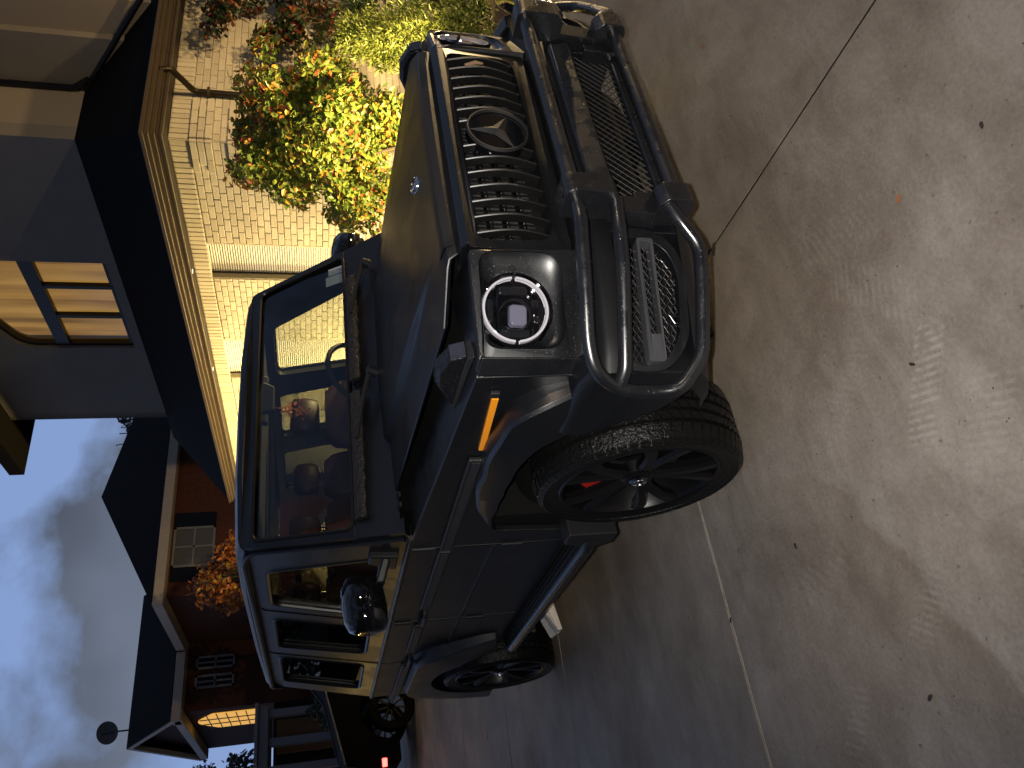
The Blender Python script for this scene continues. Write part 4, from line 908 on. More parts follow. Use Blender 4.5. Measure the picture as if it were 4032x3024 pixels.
# eave: soffit, fascia boards, gutter
OV = .40
def ringbox(b, o0, o1, z0, z1, amax=AL+.25, bmax=BL+.1):
    # L shaped strip between offsets o0>o1 outside the walls, mitred at the corner
    b.hexa([(-o0, o0, z0), (amax, o0, z0), (amax, o1, z0), (-o1, o1, z0), (-o0, o0, z1), (amax, o0, z1), (amax, o1, z1), (-o1, o1, z1)])
    b.hexa([(-o0, o0, z0), (-o1, o1, z0), (-o1, -bmax, z0), (-o0, -bmax, z0), (-o0, o0, z1), (-o1, o1, z1), (-o1, -bmax, z1), (-o0, -bmax, z1)])
b = B(); ringbox(b, OV-.06, -.05, 3.085, 3.10); b.build('soffit', mat('dark_bronze_soffit', (.016, .011, .006), .6), H, smooth=0)
for nm, o0, o1, z0, z1 in (('fascia', OV-.06, OV-.10, 3.06, 3.12), ('fascia', OV-.02, OV-.08, 3.12, 3.165), ('gutter', OV+.03, OV-.06, 3.165, 3.205), ('gutter', OV+.06, OV-.06, 3.205, 3.245)):
    b = B(); ringbox(b, o0, o1, z0, z1); b.build(nm, M['fascia'], H, bevel=.006)
# lower roofs
XW = 1.0
b = B(); z0, z1 = 3.225, 4.352
b.add([(-OV-.02, OV+.02, z0), (AL+.25, OV+.02, z0), (AL+.25, -XW-.02, z1), (XW+.02, -XW-.02, z1)], [(0, 1, 2, 3)])
b.add([(-OV-.02, OV+.02, z0), (XW+.02, -XW-.02, z1), (XW+.02, -4.2, z1), (-OV-.02, -4.2, z0)], [(0, 1, 2, 3)])
b.add([(-OV-.02, OV+.02, z0-.02), (AL+.25, OV+.02, z0-.02), (AL+.25, -XW-.02, z1-.02), (XW+.02, -XW-.02, z1-.02)], [(0, 1, 2, 3)])
b.build('lower_roof', M['roof'], H, smooth=0)
# upper storey: main face at b=1, side face at a=1 back to b=1.9, then a stucco wall facing the drive
b = B()
win = rloop([(3.24, 4.475), (5.36, 4.475), (5.36, 6.12), (4.3, 6.55), (3.24, 6.12)], [.01, .01, .25, 1.0, .25], 6)
b.sheet([(1.0, 4.2), (7.70, 4.2), (7.70, 7.3), (1.0, 7.3)], [win], lambda a, z: (a, -1.0, z), lambda a, z: (a, -1.22, z)); b.build('upper_wall', M['stucco'], H, smooth=0)
b = B(); hbox(b, 1.003, 1.2, 1.22, 1.92, 4.1, 7.3); b.box(1.001, 1.02, -1.92, -1.003, 4.1, 7.3); b.build('bay_side', M['tan'], H, smooth=0)
b = B(); hbox(b, .26, 1.2, 1.90, 2.2, 3.3, 7.3); b.build('upper_wall', M['stucco'], H, smooth=0)
b = B(); hbox(b, -.2, .27, 2.0, 2.3, 3.3, 7.3); b.build('bay_side', M['tan'], H, smooth=0)
b = B(); hbox(b, 7.5, 7.70, 1.0, 6, 3.0, 7.3); b.build('upper_wall', M['stucco'], H, smooth=0)
b = B(); b.tube([(.955, -1.86, 7.2), (.955, -1.86, 4.45), (.80, -1.84, 4.25)], .038, 10); b.build('downspout', M['black'], H)
b = B(); b.tube([(.98, -1.88, 4.32), (-.55, -1.88, 3.32)], .035, 6); b.build('roof_flashing', M['black'], H)
# window of the upper storey
b = B(); fw = .055
fr_in = rloop([(3.30, 4.535), (5.30, 4.535), (5.30, 6.08), (4.3, 6.48), (3.30, 6.08)], [.01, .01, .25, 1.0, .25], 6)
b.sheet(win, [fr_in], lambda a, z: (a, -1.05, z), lambda a, z: (a, -1.13, z))
b.box(3.28, 5.32, -1.13, -1.04, 5.43, 5.62)
UW = b.build('arched_window', M['black'], H, bevel=.004)
for a in (3.86, 4.58): b = B(); b.box(a-.035, a+.035, -1.12, -1.045, 4.50, 5.45); b.build('mullion', M['black'], UW, smooth=0)
for p, q in ((3.30, 3.825), (3.895, 4.545), (4.615, 5.30)):
    b = B(); b.box(p, q, -1.105, -1.10, 4.53, 5.44); b.build('pane', M['sideglass'], UW, smooth=0)
b = B(); b.box(3.30, 5.30, -1.105, -1.10, 5.60, 6.5); b.build('pane', M['sideglass'], UW, smooth=0)
b = B(); rings = []
nx = 60; 
for i in range(nx+1):
    a = 3.2+2.2*i/nx; y = -1.30+.02*sin(i*1.9)+.012*sin(i*4.1); rings.append([(a, y, 4.4), (a, y, 6.6)])
b.loft(rings, False, False); b.build('curtain', M['winglow'], UW, smooth=60)
# upper eave, projecting at the far left
b = B(); b.hexa([(0.5, -.4, 6.95), (8.75, -.4, 6.95), (8.75, -6, 6.95), (.5, -6, 6.95), (.5, -.4, 7.2), (8.75, -.4, 7.2), (8.75, -6, 7.2), (.5, -6, 7.2)]); b.build('upper_eave', mat('dark_soffit', (.005, .004, .003), .9, 0, .1), H, smooth=0)
# downspout at the corner of the drive side wall
b = B(); b.tube(fillet([(-.36, -.62, 3.16), (-.36, -.66, 3.06), (-.06, -.70, 2.86), (-.055, -.70, .1)], .05, 5), .034, 10); b.build('downspout', mat('bronze_pipe', (.03, .022, .012), .35, .4), H)
b = B(); b.box(-.10, 0, -.745, -.655, 2.70, 2.73); b.build('pipe_clip', M['fascia'], H, smooth=0)
# soffit lights
for i, a in enumerate((1.95, 4.2)):
    p = Hm @ Vector((a, .17, 3.083)); b = B(); b.lathe([(0, 0), (.024, 0), (.03, .004)], (0, 0, 0), (0, 0, -1), 16); o = b.build('soffit_light', M['downlight']); o.location = p
    tag(o, ['small round soffit light nearest the brick corner of the garage', 'small round soffit light between the two slatted windows', 'small round soffit light nearest the far end of the eave'][i], 'light', 'round lights set in the garage soffit')
# ---- garden uplights (one glares by the conifer, those along the wall are assumed) --------------------------
def uplight(a, bb_, z, e, label, tgt, sz=rad(120), aim=(0, -1, .35)):
    p = Hm @ Vector((a, -bb_, z))
    t_ = Hm @ Vector(tgt)
    b = B(); b.lathe([(0, -.02), (.035, -.02), (.045, .05), (.04, .055), (.036, .03), (0, .03)], (0, 0, 0), (0, 0, 1), 20); o = b.build('garden_spotlight', M['black']); o.location = p-Vector((0, 0, .05)); tag(o, label, 'spotlight', 'garden spotlights in the planting bed')
    q = B(); q.lathe([(0, .045), (.036, .042)], (0, 0, 0), (0, 0, 1), 16); q.build('lamp_face', mat('lamp_face', (1, .8, .4), .4, emit=(1, .72, .25), es=25), o)
    s2 = B(); s2.tube([(0, 0, -.02), (0, 0, -(p.z-.05))], .01, 6); s2.build('stake', M['black'], o)
    lamp('spot_glow', 'SPOT', p+Vector((0, 0, .09)), e, WARM, .04, target=p+Vector((0, 0, .09))+(Hm.to_3x3() @ Vector(aim)), spot_size=rad(178), spot_blend=.25)
uplight(-2.0, -2.1, .5, 850, 'ground spotlight glaring beside the feathery conifer behind the hood', (-.5, .3, 2.4), rad(150), (.2, -.15, 1))
uplight(1.2, -1.6, .25, 70, 'assumed ground spotlight under the first slatted window behind the car', (1.3, 0, 2.2), rad(150))  # this and the next three are unseen, assumed from the lit wall
uplight(3.1, -1.6, .25, 340, 'assumed ground spotlight between the two slatted windows behind the car', (3.1, 0, 2.2), rad(150))
uplight(5.2, -1.6, .25, 1150, 'assumed ground spotlight past the second slatted window behind the car', (5.2, 0, 2.2), rad(150))
uplight(7.2, -1.6, .25, 1300, 'assumed ground spotlight at the far end of the garage wall', (7.0, 0, 2.2), rad(150))
# assumed unseen lamp in the bed beyond the right edge that gilds the bull bar
p = Vector((-.35, 5.35, .55)); lamp('assumed_bed_glow', 'POINT', p, 280, (1, .66, .28), .06)
b = B(); b.lathe([(0, 0), (.05, 0), (.06, .08), (.02, .1)], (0, 0, 0), (0, 0, 1), 16); b.tube([(0, 0, 0), (0, 0, -.5)], .012, 6); o = b.build('assumed_path_light', M['black']); o.location = p-Vector((0, 0, .14)); tag(o, 'low black path light assumed unseen in the bed beyond the bull bar', 'light')
p = Vector((1.75, 4.55, .55)); lamp('assumed_bed_glow', 'POINT', p, 470, (1, .70, .34), .06)  # second unseen bed lamp, assumed from the warm light on hood lip and tubes
b = B(); b.lathe([(0, 0), (.05, 0), (.06, .08), (.02, .1)], (0, 0, 0), (0, 0, 1), 16); b.tube([(0, 0, 0), (0, 0, -.5)], .012, 6); o = b.build('assumed_path_light', M['black']); o.location = p-Vector((0, 0, .14)); tag(o, 'low black path light assumed unseen nearest the front corner of the garden bed', 'light')
# ================================================================== PLANTS
def leaves(name, pts, size, mats, weights, parent, seed, fold=.25, aspect=.55, drop=.5):
    """pts: list of (pos, outward normal)"""
    r = random.Random(seed); me_v = []; me_f = []; mi_ = []
    for p, nrm in pts:
        s = size*r.uniform(.6, 1.25); d = Vector((r.gauss(0, 1), r.gauss(0, 1), r.gauss(-drop, .6))).normalized(); nn = (Vector(nrm)*.8+Vector((r.gauss(0, .6), r.gauss(0, .6), r.gauss(.2, .6)))).normalized()
        side = d.cross(nn)
        if side.length < .05: continue
        side.normalize(); nn = side.cross(d); o = len(me_v)
        me_v += [p, p+d*s*.35+side*s*aspect*.5+nn*s*fold*.4, p+d*s*.75+side*s*aspect*.35+nn*s*fold*.25, p+d*s, p+d*s*.75-side*s*aspect*.35+nn*s*fold*.25, p+d*s*.35-side*s*aspect*.5+nn*s*fold*.4]
        me_f += [(o, o+1, o+2, o+3), (o, o+3, o+4, o+5)]
        w = weights(p, r) if callable(weights) else weights; k = r.choices(range(len(mats)), w)[0]; mi_ += [k, k]
    me = bpy.data.meshes.new(name); me.from_pydata([tuple(v) for v in me_v], [], me_f)
    for m in mats: me.materials.append(LEAF[m])
    me.polygons.foreach_set('material_index', mi_); me.update()
    o = bpy.data.objects.new(name, me); col.objects.link(o); o.parent = parent; return o
def stems(parent, base, tips, r0, seed, m='bark', name='stem'):
    b = B(); r = random.Random(seed)
    for t_ in tips:
        t_ = Vector(t_); mid = Vector(base).lerp(t_, .5)+Vector((r.uniform(-.08, .08), r.uniform(-.08, .08), r.uniform(-.02, .1))); b.tube([base, mid, t_], [r0, r0*.65, r0*.25], 6)
    return b.build(name, M[m], parent)
def cloud(center, rad3, n, seed, clumps=26, cr_=.26, shell=.75, low=-1):
    r = random.Random(seed); cl = []
    while len(cl) < clumps:
        v = Vector((r.uniform(-1, 1), r.uniform(-1, 1), r.uniform(low, 1)))
        if .35 < v.length < 1: cl.append(v.normalized()*r.uniform(shell, 1))
    out = []; c0 = Vector(center); R3 = Vector(rad3)
    for i in range(n):
        c = r.choice(cl); v = Vector((r.gauss(0, 1), r.gauss(0, 1), r.gauss(0, 1))).normalized()*r.uniform(.5, 1)*cr_
        q = Vector((c.x+v.x, c.y+v.y, c.z+v.z)); out.append((c0+Vector((q.x*R3.x, q.y*R3.y, q.z*R3.z)), (q.normalized()+v.normalized()*.6)))
    return out
# the big lit bush at the corner
bc = Hm @ Vector((-1.0, 1.0, 1.55)); BU = empty('autumn_bush', (bc.x, bc.y, 0), 0, 'large rounded bush lit yellow with green, orange and red autumn leaves at the brick corner', 'bush')
def wb(p, r):
    q = p.z; e = noise.noise(Vector((p.x*2.2, p.y*2.2, p.z*2.2))); edge = max(0, (p.x-.45)*2)+max(0, (p.z-1.95)*2.6)+e*1.5
    return [4.4, 4.0, 1.7+max(0, -e)*2, max(.25, edge*2.2), max(.04, edge*.5)]
pts = cloud((0, 0, 1.56), (.76, .70, .84), 16000, 5, 60, .22, .60); pts += cloud((0, 0, 1.52), (.55, .5, .6), 3000, 15, 30, .4, .5); pts += cloud((0.55, 0.0, 1.75), (.42, .4, .42), 1500, 8, 14, .3); pts += cloud((-.50, -.1, 1.25), (.5, .45, .5), 1800, 9, 14, .3)
leaves('foliage', pts, .066, ['green', 'lime', 'yellow', 'orange', 'red'], wb, BU, 21)
stems(BU, (0, 0, .02), [(.5*cos(k), .5*sin(k), 1.2+.3*sin(k*3)) for k in range(9)], .03, 4)
# red-leaved climber against the side wall, right
cb = Hm @ Vector((-.25, -1.9, 0)); RB = empty('red_vine', (cb.x, cb.y, 0), 0, 'dark red and green leafy vine hanging on the brick wall at the right edge', 'vine')
pts = cloud((.15, .1, 2.25), (.30, .85, .62), 2400, 31, 24, .26); pts += cloud((.2, .2, 1.55), (.35, .95, .55), 2600, 32, 24, .3)
leaves('foliage', pts, .075, ['red', 'dark', 'rust'], [1.2, 3.8, .9], RB, 33)
stems(RB, (0, 0, .02), [(.1, -.5+.25*k, 1.6+.2*(k % 3)) for k in range(6)], .018, 5)
# feathery conifer
def conifer(x, y, h, rr, n, seed, label, name='conifer', mats=('conifer', 'lime', 'green'), w=(4, 2, 1), size=.055):
    E_ = empty(name, (x, y, 0), 0, label, 'shrub'); r = random.Random(seed); pts = []
    for k in range(n):
        t_ = r.random()**.8; a = r.uniform(0, 6.283); ra = rr*(1-t_*.72)*r.uniform(.35, 1)*(1+.22*sin(a*5+t_*9)); pts.append((Vector((ra*cos(a), ra*sin(a), .08+h*t_+.10*ra)), Vector((cos(a), sin(a), .6))))
    leaves('foliage', pts, size, list(mats), list(w), E_, seed+1, .1, .22, -.6)
    b = B(); b.tube([(0, 0, 0), (0, 0, h*.85)], [.03, .008], 6); b.build('trunk', M['bark'], E_)
    return E_
conifer(-1.22, 3.80, 1.32, .46, 11000, 41, 'feathery yellow-green conifer glowing beside the ground spotlight')
def shrub(x, y, z, r3, n, seed, label, mats, w, size=.05, name='shrub', cat='shrub', group=None):
    E_ = empty(name, (x, y, 0), 0, label, cat, group); leaves('foliage', cloud((0, 0, z), r3, n, seed, 22, .3, .7), size, mats, w, E_, seed+1); stems(E_, (0, 0, .02), [(.5*r3[0]*cos(k*1.3), .5*r3[1]*sin(k*1.3), z) for k in range(5)], .014, seed); return E_
shrub(-1.55, 4.55, .95, (.38, .38, .42), 2200, 51, 'tall dark green shrub between the conifer and the red vine', ['dark', 'green'], [2, 2])
shrub(-1.20, 4.15, .50, (.34, .34, .34), 2000, 53, 'low rounded green shrub right of the conifer', ['green', 'dark', 'lime'], [3, 2, .6])
shrub(-.72, 4.35, .42, (.34, .32, .30), 1800, 55, 'small dark green shrub nearest the bull bar', ['dark', 'green'], [2, 2])
shrub(-.30, 4.75, .34, (.30, .30, .28), 1300, 57, 'low dark reddish groundcover shrub at the right edge of the bed', ['red', 'dark', 'rust'], [1.5, 3, 1])
shrub(-2.05, 4.35, .35, (.5, .3, .32), 1500, 58, 'low green shrub at the foot of the autumn bush', ['green', 'lime'], [3, 1])
# ================================================================== NEIGHBOUR HOUSE
NH = empty('neighbour_house', (-22, 8, 0), 0, 'dark red brick neighbouring house with black hipped roofs and pale eaves', 'house')
def nb(b, nm, m, **k):
    b.v = [(v[0]+22, v[1]-8, v[2]) for v in b.v]; return b.build(nm, m, NH, **k)
b = B(); b.box(-34, -22, 6.6, 18, 0, 6.1); nb(b, 'wall', M['redbrick'], smooth=0)
b = B(); b.box(-34, -27.0, 4.3, 6.7, 0, 6.1); nb(b, 'wall', M['redbrick'], smooth=0)
# brick courses on the near facade: recessed mortar lines as thin relief strips
b = B()
for k in range(52): b.box(-21.998, -21.985, 6.62, 12.9, 2.2+k*.0762, 2.2+k*.0762+.062)
nb(b, 'brick_course', mat('red_brick_proud', (.12, .040, .026), .85, var=.3, vscale=10), smooth=0, kind='stuff')
b = B(); b.add([(-21.5, 6.2, 6.35), (-21.5, 18.4, 6.35), (-30, 18.4, 6.35), (-34.5, 6.2, 6.35), (-26.2, 12.2, 9.45), (-27.5, 12.3, 9.45)], [(0, 1, 4), (1, 2, 5, 4), (2, 3, 5), (3, 0, 4, 5)]); nb(b, 'roof', M['roof'], smooth=0)
b = B(); b.add([(-26.3, 3.9, 6.35), (-26.3, 9.0, 6.35), (-30, 9.6, 8.35), (-30, 3.9, 8.35), (-34.2, 3.9, 6.35), (-34.2, 9, 6.35)], [(0, 1, 2, 3), (2, 5, 4, 3)]); nb(b, 'roof', M['roof'], smooth=0)
b = B(); b.add([(-26.6, 4.3, 6.3), (-33.9, 4.3, 6.3), (-30, 4.3, 8.15)], [(0, 1, 2)]); nb(b, 'gable', M['redbrick'], smooth=0)
b = B(); b.hexa([(-21.5, 6.2, 6.05), (-21.95, 6.62, 6.05), (-21.95, 18.4, 6.05), (-21.5, 18.4, 6.05), (-21.5, 6.2, 6.35), (-21.95, 6.62, 6.35), (-21.95, 18.4, 6.35), (-21.5, 18.4, 6.35)]); nb(b, 'eave', M['beige'], bevel=.02)
b = B(); b.hexa([(-21.5, 6.2, 6.05), (-26.95, 6.2, 6.05), (-26.95, 6.62, 6.05), (-21.95, 6.62, 6.05), (-21.5, 6.2, 6.35), (-26.95, 6.2, 6.35), (-26.95, 6.62, 6.35), (-21.95, 6.62, 6.35)]); nb(b, 'eave', M['beige'], bevel=.02)
b = B(); b.box(-26.98, -26.3, 3.9, 6.15, 6.03, 6.33); nb(b, 'eave', M['beige'], bevel=.02)
b = B(); b.box(-34.0, -26.4, 3.9, 4.28, 6.0, 6.28); nb(b, 'eave', M['beige'], bevel=.02)
for (p, q) in (((-26.35, 6.33), (-30, 8.33)), ((-34.1, 6.33), (-30, 8.33))):
    b = B(); b.prism([(p[0], p[1]-.18), (q[0], q[1]-.18), (q[0], q[1]), (p[0], p[1])], lambda x, z: (x, 3.88, z), lambda x, z: (x, 4.05, z)); nb(b, 'barge_board', M['beige'], smooth=0)
# its windows
def nwin(x, y0, y1, z0, z1, m, bars=(1, 2)):
    b = B(); f = .07
    for (p, q, r_, s2) in ((y0, y1, z0, z0+f), (y0, y1, z1-f, z1), (y0, y0+f, z0, z1), (y1-f, y1, z0, z1)): b.box(x, x+.06, p, q, r_, s2)
    ym = (y0+y1)/2; zm = (z0+z1)/2
    for k in range(bars[0]): b.box(x, x+.05, ym-.03, ym+.03, z0, z1)
    for k in range(bars[1]-1): b.box(x, x+.05, y0, y1, zm-.03, zm+.03)
    w = nb(b, 'window', M['white'], smooth=0)
    b = B(); b.box(x-.02, x+.01, y0+f, y1-f, z0+f, z1-f); b.v = [(v[0]+22, v[1]-8, v[2]) for v in b.v]; b.build('pane', m, w, smooth=0); return w
M['nglass'] = mat('curtained_glass', (.12, .12, .135), .4); M['nblack'] = mat('dark_window', (.006, .006, .007), .2)
nwin(-21.97, 7.5, 8.85, 4.75, 6.0, M['nglass']); 
b = B(); b.box(-21.96, -21.93, 7.05, 7.5, 4.75, 6.0); nb(b, 'shutter', M['nblack'], smooth=0)
b = B(); b.box(-21.96, -21.93, 8.85, 9.35, 4.75, 6.0); nb(b, 'shutter', M['nblack'], smooth=0)
nwin(-26.95, 7.0-.6, 7.0-.05+.0, 4.9, 5.9, M['nglass']) if False else None
nwin(-26.95, 5.65, 6.10, 4.45, 5.75, M['nblack']); nwin(-26.95, 5.0, 5.45, 4.45, 5.75, M['nblack'])
# tall lit arched window in the side wall
b = B(); aw = rloop([(-27.6, 3.35), (-29.9, 3.35), (-29.9, 5.2), (-28.75, 5.95), (-27.6, 5.2)], [.01, .01, .1, .6, .1], 5)
b.prism(aw, lambda x, z: (x, 4.26, z), lambda x, z: (x, 4.29, z)); lw = nb(b, 'lit_window', M['amberglass'], smooth=0)
b = B()
for k in range(7): b.box(-29.9, -27.6, 4.235, 4.262, 3.4+.33*k, 3.43+.33*k)
for xx in (-29.15, -28.4): b.box(xx, xx+.05, 4.235, 4.262, 3.35, 5.7)
b.v = [(v[0]+22, v[1]-8, v[2]) for v in b.v]; b.build('muntin', M['black'], lw, smooth=0)
# portico
b = B(); b.box(-24.6, -22.6, 1.15, 3.25, 3.02, 3.30); b.box(-24.7, -22.5, 1.05, 3.35, 3.30, 3.40); pt_ = nb(b, 'portico', M['white'], bevel=.02)
for y in (3.05, 2.25, 1.5): b = B(); b.box(-22.95, -22.7, y-.11, y+.11, 0, 3.02); b.v = [(v[0]+22, v[1]-8, v[2]) for v in b.v]; b.build('column', M['white'], pt_, bevel=.01)
b = B(); b.box(-25.2, -25.0, 2.3, 3.3, .2, 2.9); b.v = [(v[0]+22, v[1]-8, v[2]) for v in b.v]; b.build('door', mat('brown_door', (.16, .09, .05), .5), pt_, smooth=0)
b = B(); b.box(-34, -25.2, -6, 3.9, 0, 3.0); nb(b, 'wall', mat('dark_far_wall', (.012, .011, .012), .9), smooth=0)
SH = empty('reflection_wall', (-25, -9, 0), 0, 'low ochre wall added unseen beyond the left edge, mirrored in the door panels', 'garage')  # unseen wall added for the warm band it mirrors into the doors
b = B(); b.box(-1.5, 0, -6, 6.5, 0, 2.35); b.build('wall', mat('ochre_wall', (.5, .42, .28), .8), SH, smooth=0)
b = B(); b.hexa([(-1.9, -6.4, 2.35), (.5, -6.4, 2.35), (.5, 6.9, 2.35), (-1.9, 6.9, 2.35), (-1.2, -6, 3.6), (-.4, -6, 3.6), (-.4, 6.5, 3.6), (-1.2, 6.5, 3.6)]); b.build('roof', M['roof'], SH, smooth=0)
for y_ in (-13, -9.2, -5.2): lamp('reflection_glow', 'POINT', (-23.6, y_, 1.9), 48, (1, .68, .25), .1)  # added point lights that brighten the unseen wall for its reflection
# satellite dish on the ridge
sd = empty('satellite_dish', (-30, 4.55, 8.3), 0, 'round satellite dish on a short mast at the end of the neighbouring roof ridge', 'dish')
b = B(); b.lathe([(0, 0), (.2, .02), (.38, .07), (.40, .085), (.38, .08), (.2, .03), (0, .01)], (0, 0, .72), (.9, -.35, .25), 28); b.build('reflector', M['white'] if 0 else mat('dark_dish', (.06, .065, .08), .5), sd)
b = B(); b.tube([(0, 0, -.1), (0, 0, .5), (-.1, 0, .7)], .03, 8); b.tube([(0, 0, .45), (.45, -.15, .85)], .015, 6); b.build('mast', M['black'], sd)
# trees
def tree(name, x, y, h, cr3, n, seed, label, mats, w, size, trunk=.12, clumps=30, cr_=.28, gap=.55):
    E_ = empty(name, (x, y, 0), 0, label, 'tree'); b = B(); r = random.Random(seed); top = h-cr3[2]
    b.tube([(0, 0, -.05), (.05, .02, top*.5), (0, .05, top+.3)], [trunk, trunk*.8, trunk*.5], 8)
    for k in range(8):
        a = k*2.4; b.tube([(0, .03, top*.7+.1*k), (cr3[0]*.4*cos(a), cr3[1]*.4*sin(a), top+.15*k), (cr3[0]*.75*cos(a), cr3[1]*.75*sin(a), top+cr3[2]*(.1+.1*k))], [trunk*.45, trunk*.25, .01], 5)
    b.build('trunk', M['bark'], E_); leaves('crown', cloud((0, 0, h-cr3[2]), cr3, n, seed, clumps, cr_, gap), size, mats, w, E_, seed+1); return E_
tree('autumn_tree', -14.6, 4.30, 4.25, (.8, .85, .95), 1500, 61, 'small orange-leaved tree in front of the red brick house, behind the car roof', ['orange', 'rust', 'yellow'], [2, 5, .6], .13, .07, 24, .25)
tree('background_tree', -34, 19.6, 11.3, (1.6, 1.3, 1.0), 500, 71, 'dark sprig of tree showing past the stucco wall above the hipped roof', ['dark', 'pale'], [2, 1], .28, .1, 12, .3)
tree('background_tree', -40, 3.4, 7.6, (2.2, 1.5, 1.9), 1600, 73, 'pale grey-green tree beyond the gable at the left edge', ['pale', 'dark'], [3, 1], .3, .2, 26, .28)
for i, (x, y, h, rr) in enumerate(((-9.5, -15, 7.5, 3.2), (-3.5, -13.5, 9, 3.6), (3, -14, 8, 3.4), (9.5, -12, 9.5, 3.8), (13, -5, 8.5, 3.6), (14.5, 3, 9, 3.8), (-16, -17, 8, 3.5), (-30, -15, 10, 4.0), (-38, -13, 11, 4.4), (-23, -17.5, 9, 3.8))):
    tree('street_tree', x, y, h, (rr, rr, h*.45), 4500, 90+i, ['dark street tree opposite the rear door', 'tall dark street tree opposite the front door', 'dark street tree behind the photographer, left', 'tallest dark street tree behind the photographer', 'dark tree in front of the off-roader', 'dark tree beyond the assumed lamp', 'dark street tree past the rear of the off-roader', 'dark street tree behind the ochre wall', 'tallest tree behind the ochre wall', 'dark street tree left of the ochre wall'][i], ['dark'], [1], .75, .2, 40, .3)
# clipped round bush by the portico
shrub(-17.0, 1.95, 1.15, (.62, .50, .62), 2600, 81, 'dark clipped round bush in front of the white portico', ['dark'], [1], .08)
# low warm point light, without a lamp body, that the orange tree catches
lamp('tree_glow', 'POINT', (-13.2, 4.7, 2.0), 9, (1, .55, .2), .1)
# ================================================================== SECOND PARKED CAR
pc = empty('parked_car', (-12.4, .62, 0), rad(-90), 'black car parked across the far end of the driveway with a small red lamp', 'car')
side = [(.86, .28), (.93, .50), (.93, .85), (.84, 1.17), (-.50, 1.50), (-1.15, 1.98), (-3.3, 2.0), (-3.9, 1.3), (-3.95, .45), (-3.4, .30), (-3.32, .40)]+arc(-2.9, .42, .47, 0, 180, 8)[::1]
side = [(.86, .28), (.93, .50), (.93, .85), (.84, 1.17), (-.50, 1.50), (-1.15, 1.98), (-3.3, 2.0), (-3.9, 1.3), (-3.95, .45), (-3.40, .30)]+arc(-2.9, .42, .47, 195, -15, 9)+[(-2.3, .28), (-.55, .28)]+arc(0, .42, .50, 195, -15, 10)
b = B(); b.prism(side, lambda x, z: (x, -.88+.15*max(0, z-1.2), z), lambda x, z: (x, .88-.15*max(0, z-1.2), z)); b.build('body', M['carblue'], pc, bevel=.02)
for s_ in (-1, 1):
    for wp_, nm in (([(-.95, 1.42), (-1.25, 1.86), (-2.0, 1.88), (-2.0, 1.42)], 'front_window'), ([(-2.12, 1.42), (-2.12, 1.88), (-3.2, 1.88), (-3.5, 1.42)], 'rear_window')):
        b = B(); b.prism(rloop(wp_, .05, 3), lambda x, z: (x, s_*(.88-.15*max(0, z-1.2)-.01), z), lambda x, z: (x, s_*(.887-.15*max(0, z-1.2)), z)); b.build(nm, M['gloss'], pc, smooth=0)
    b = B(); b.tube([(.82, s_*.875, 1.195), (-.50, s_*.84, 1.522), (-1.1, s_*.80, 1.965)], .014, 6); b.build('hood_moulding', mat('grey_moulding', (.10, .10, .11), .3, .3), pc)
    b = B(); b.lathe([(.50, -.10), (.50, .02), (.545, .03), (.545, -.02)], (0, s_*.87, .42), (0, s_, 0), 24, 0, 2*pi); 
    for x in (0, -2.9):
        b = B(); b.lathe([(.24, .10), (.37, .11), (.395, .08), (.395, -.08), (.37, -.11), (.24, -.10)], (x, s_*.80, .395), (0, s_, 0), 40); w = b.build('wheel', M['tyre2'], pc)
        b = B()
        for k in range(9):
            a = 2*pi*k/9; b.hexa([(x+rr*cos(a)-wd*sin(a), s_*(.80+hh), .395+rr*sin(a)+wd*cos(a)) for hh in (.05, .08) for rr, wd in ((.05, -.012), (.25, -.02), (.25, .02), (.05, .012))])
        b.build('rim', mat('dull_rim', (.006, .006, .006), .6, 0, .2), w, smooth=30)
b = B(); b.box(.80, .93, .862, .892, .52, .60); b.build('marker_lamp', M['redlamp'], pc, bevel=.01)
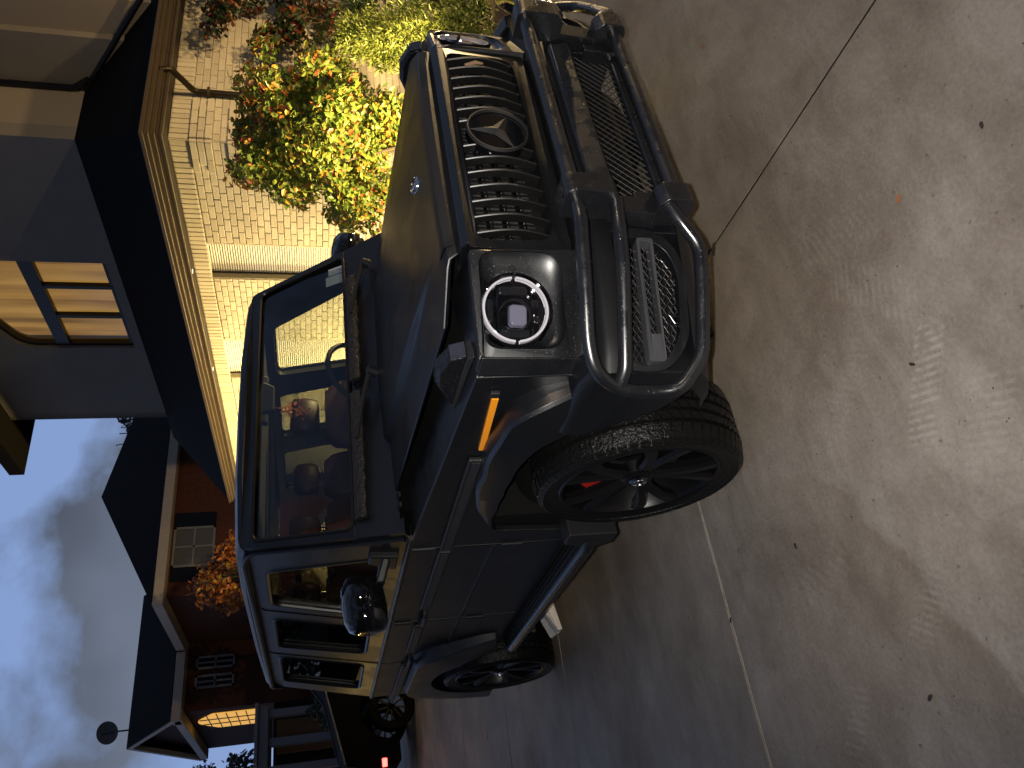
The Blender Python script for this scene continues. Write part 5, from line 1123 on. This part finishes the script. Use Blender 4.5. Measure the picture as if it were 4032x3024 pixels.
# ================================================================== LITTER ON THE CONCRETE
lf = mat('brown_leaf', (.20, .085, .03), .7); blk_ = mat('wet_black_bark', (.018, .014, .012), .6)
def bit(x, y, s, rz, label, m, name='fallen_leaf', cat='leaf', h=.25):
    b = B(); r = random.Random(int(x*997+y*31)); 
    pts = [(s*(1+.25*r.random())*cos(a)*.5, s*.5*(.45+.2*r.random())*sin(a)) for a in [2*pi*k/9 for k in range(9)]]
    b.prism(pts, lambda u, v: (u, v, .003+h*abs(v)), lambda u, v: (u, v, .0055+h*abs(v))); o = b.build(name, m, smooth=30); o.location = (x, y, 0); o.rotation_euler = (0, 0, rz); return tag(o, label, cat, 'litter on the concrete')
bit(1.26, -.74, .024, .8, 'small curled orange-brown leaf on the open concrete in front of the bull bar', lf)
bit(1.03, -1.16, .020, 2.4, 'black bark chip lying on the ribbed tread print', blk_, 'bark_chip', 'chip')
bit(1.56, -.80, .018, 1.2, 'dark bark chip nearest the camera at the right', blk_, 'bark_chip', 'chip')
bit(.23, -1.37, .020, 1.5, 'dark sliver of bark between the front wheel and the long joint', blk_, 'bark_chip', 'chip')
bit(.85, .64, .022, .2, 'brown chip beyond the bull bar near the slab joint', lf, 'bark_chip', 'chip')
bit(.56, -1.95, .022, .5, 'thin dark chip in the bottom left of the concrete', blk_, 'bark_chip', 'chip')
bit(-.35, -1.45, .022, 1.1, 'dark chip beside the pale slab joint left of the wheel', blk_, 'bark_chip', 'chip')
bit(.42, -.13, .05, .9, 'dark clump of debris on the slab joint beside the bull bar', blk_, 'debris_clump', 'debris')
bit(-5.6, -.95, .09, .4, 'orange leaf on the far concrete behind the rear wheel', mat('orange_leaf', (.5, .16, .07), .6))
bit(-7.3, -1.6, .55, 2.4, 'long dark branch lying on the far concrete at the left edge', blk_, 'fallen_branch', 'branch', .1)
# grit: specks too small to count
b = B(); r = random.Random(5)
for k in range(260):
    x, y = r.uniform(-.4, 2.3), r.uniform(-2.4, 1.6); s = r.uniform(.0006, .0016); b.box(x-s*r.uniform(.6, 2), x+s, y-s, y+s*r.uniform(.6, 2), .0, s)
o = b.build('grit', blk_, smooth=0); tag(o, 'fine dark grit scattered over the near concrete', 'grit'); o['kind'] = 'stuff'
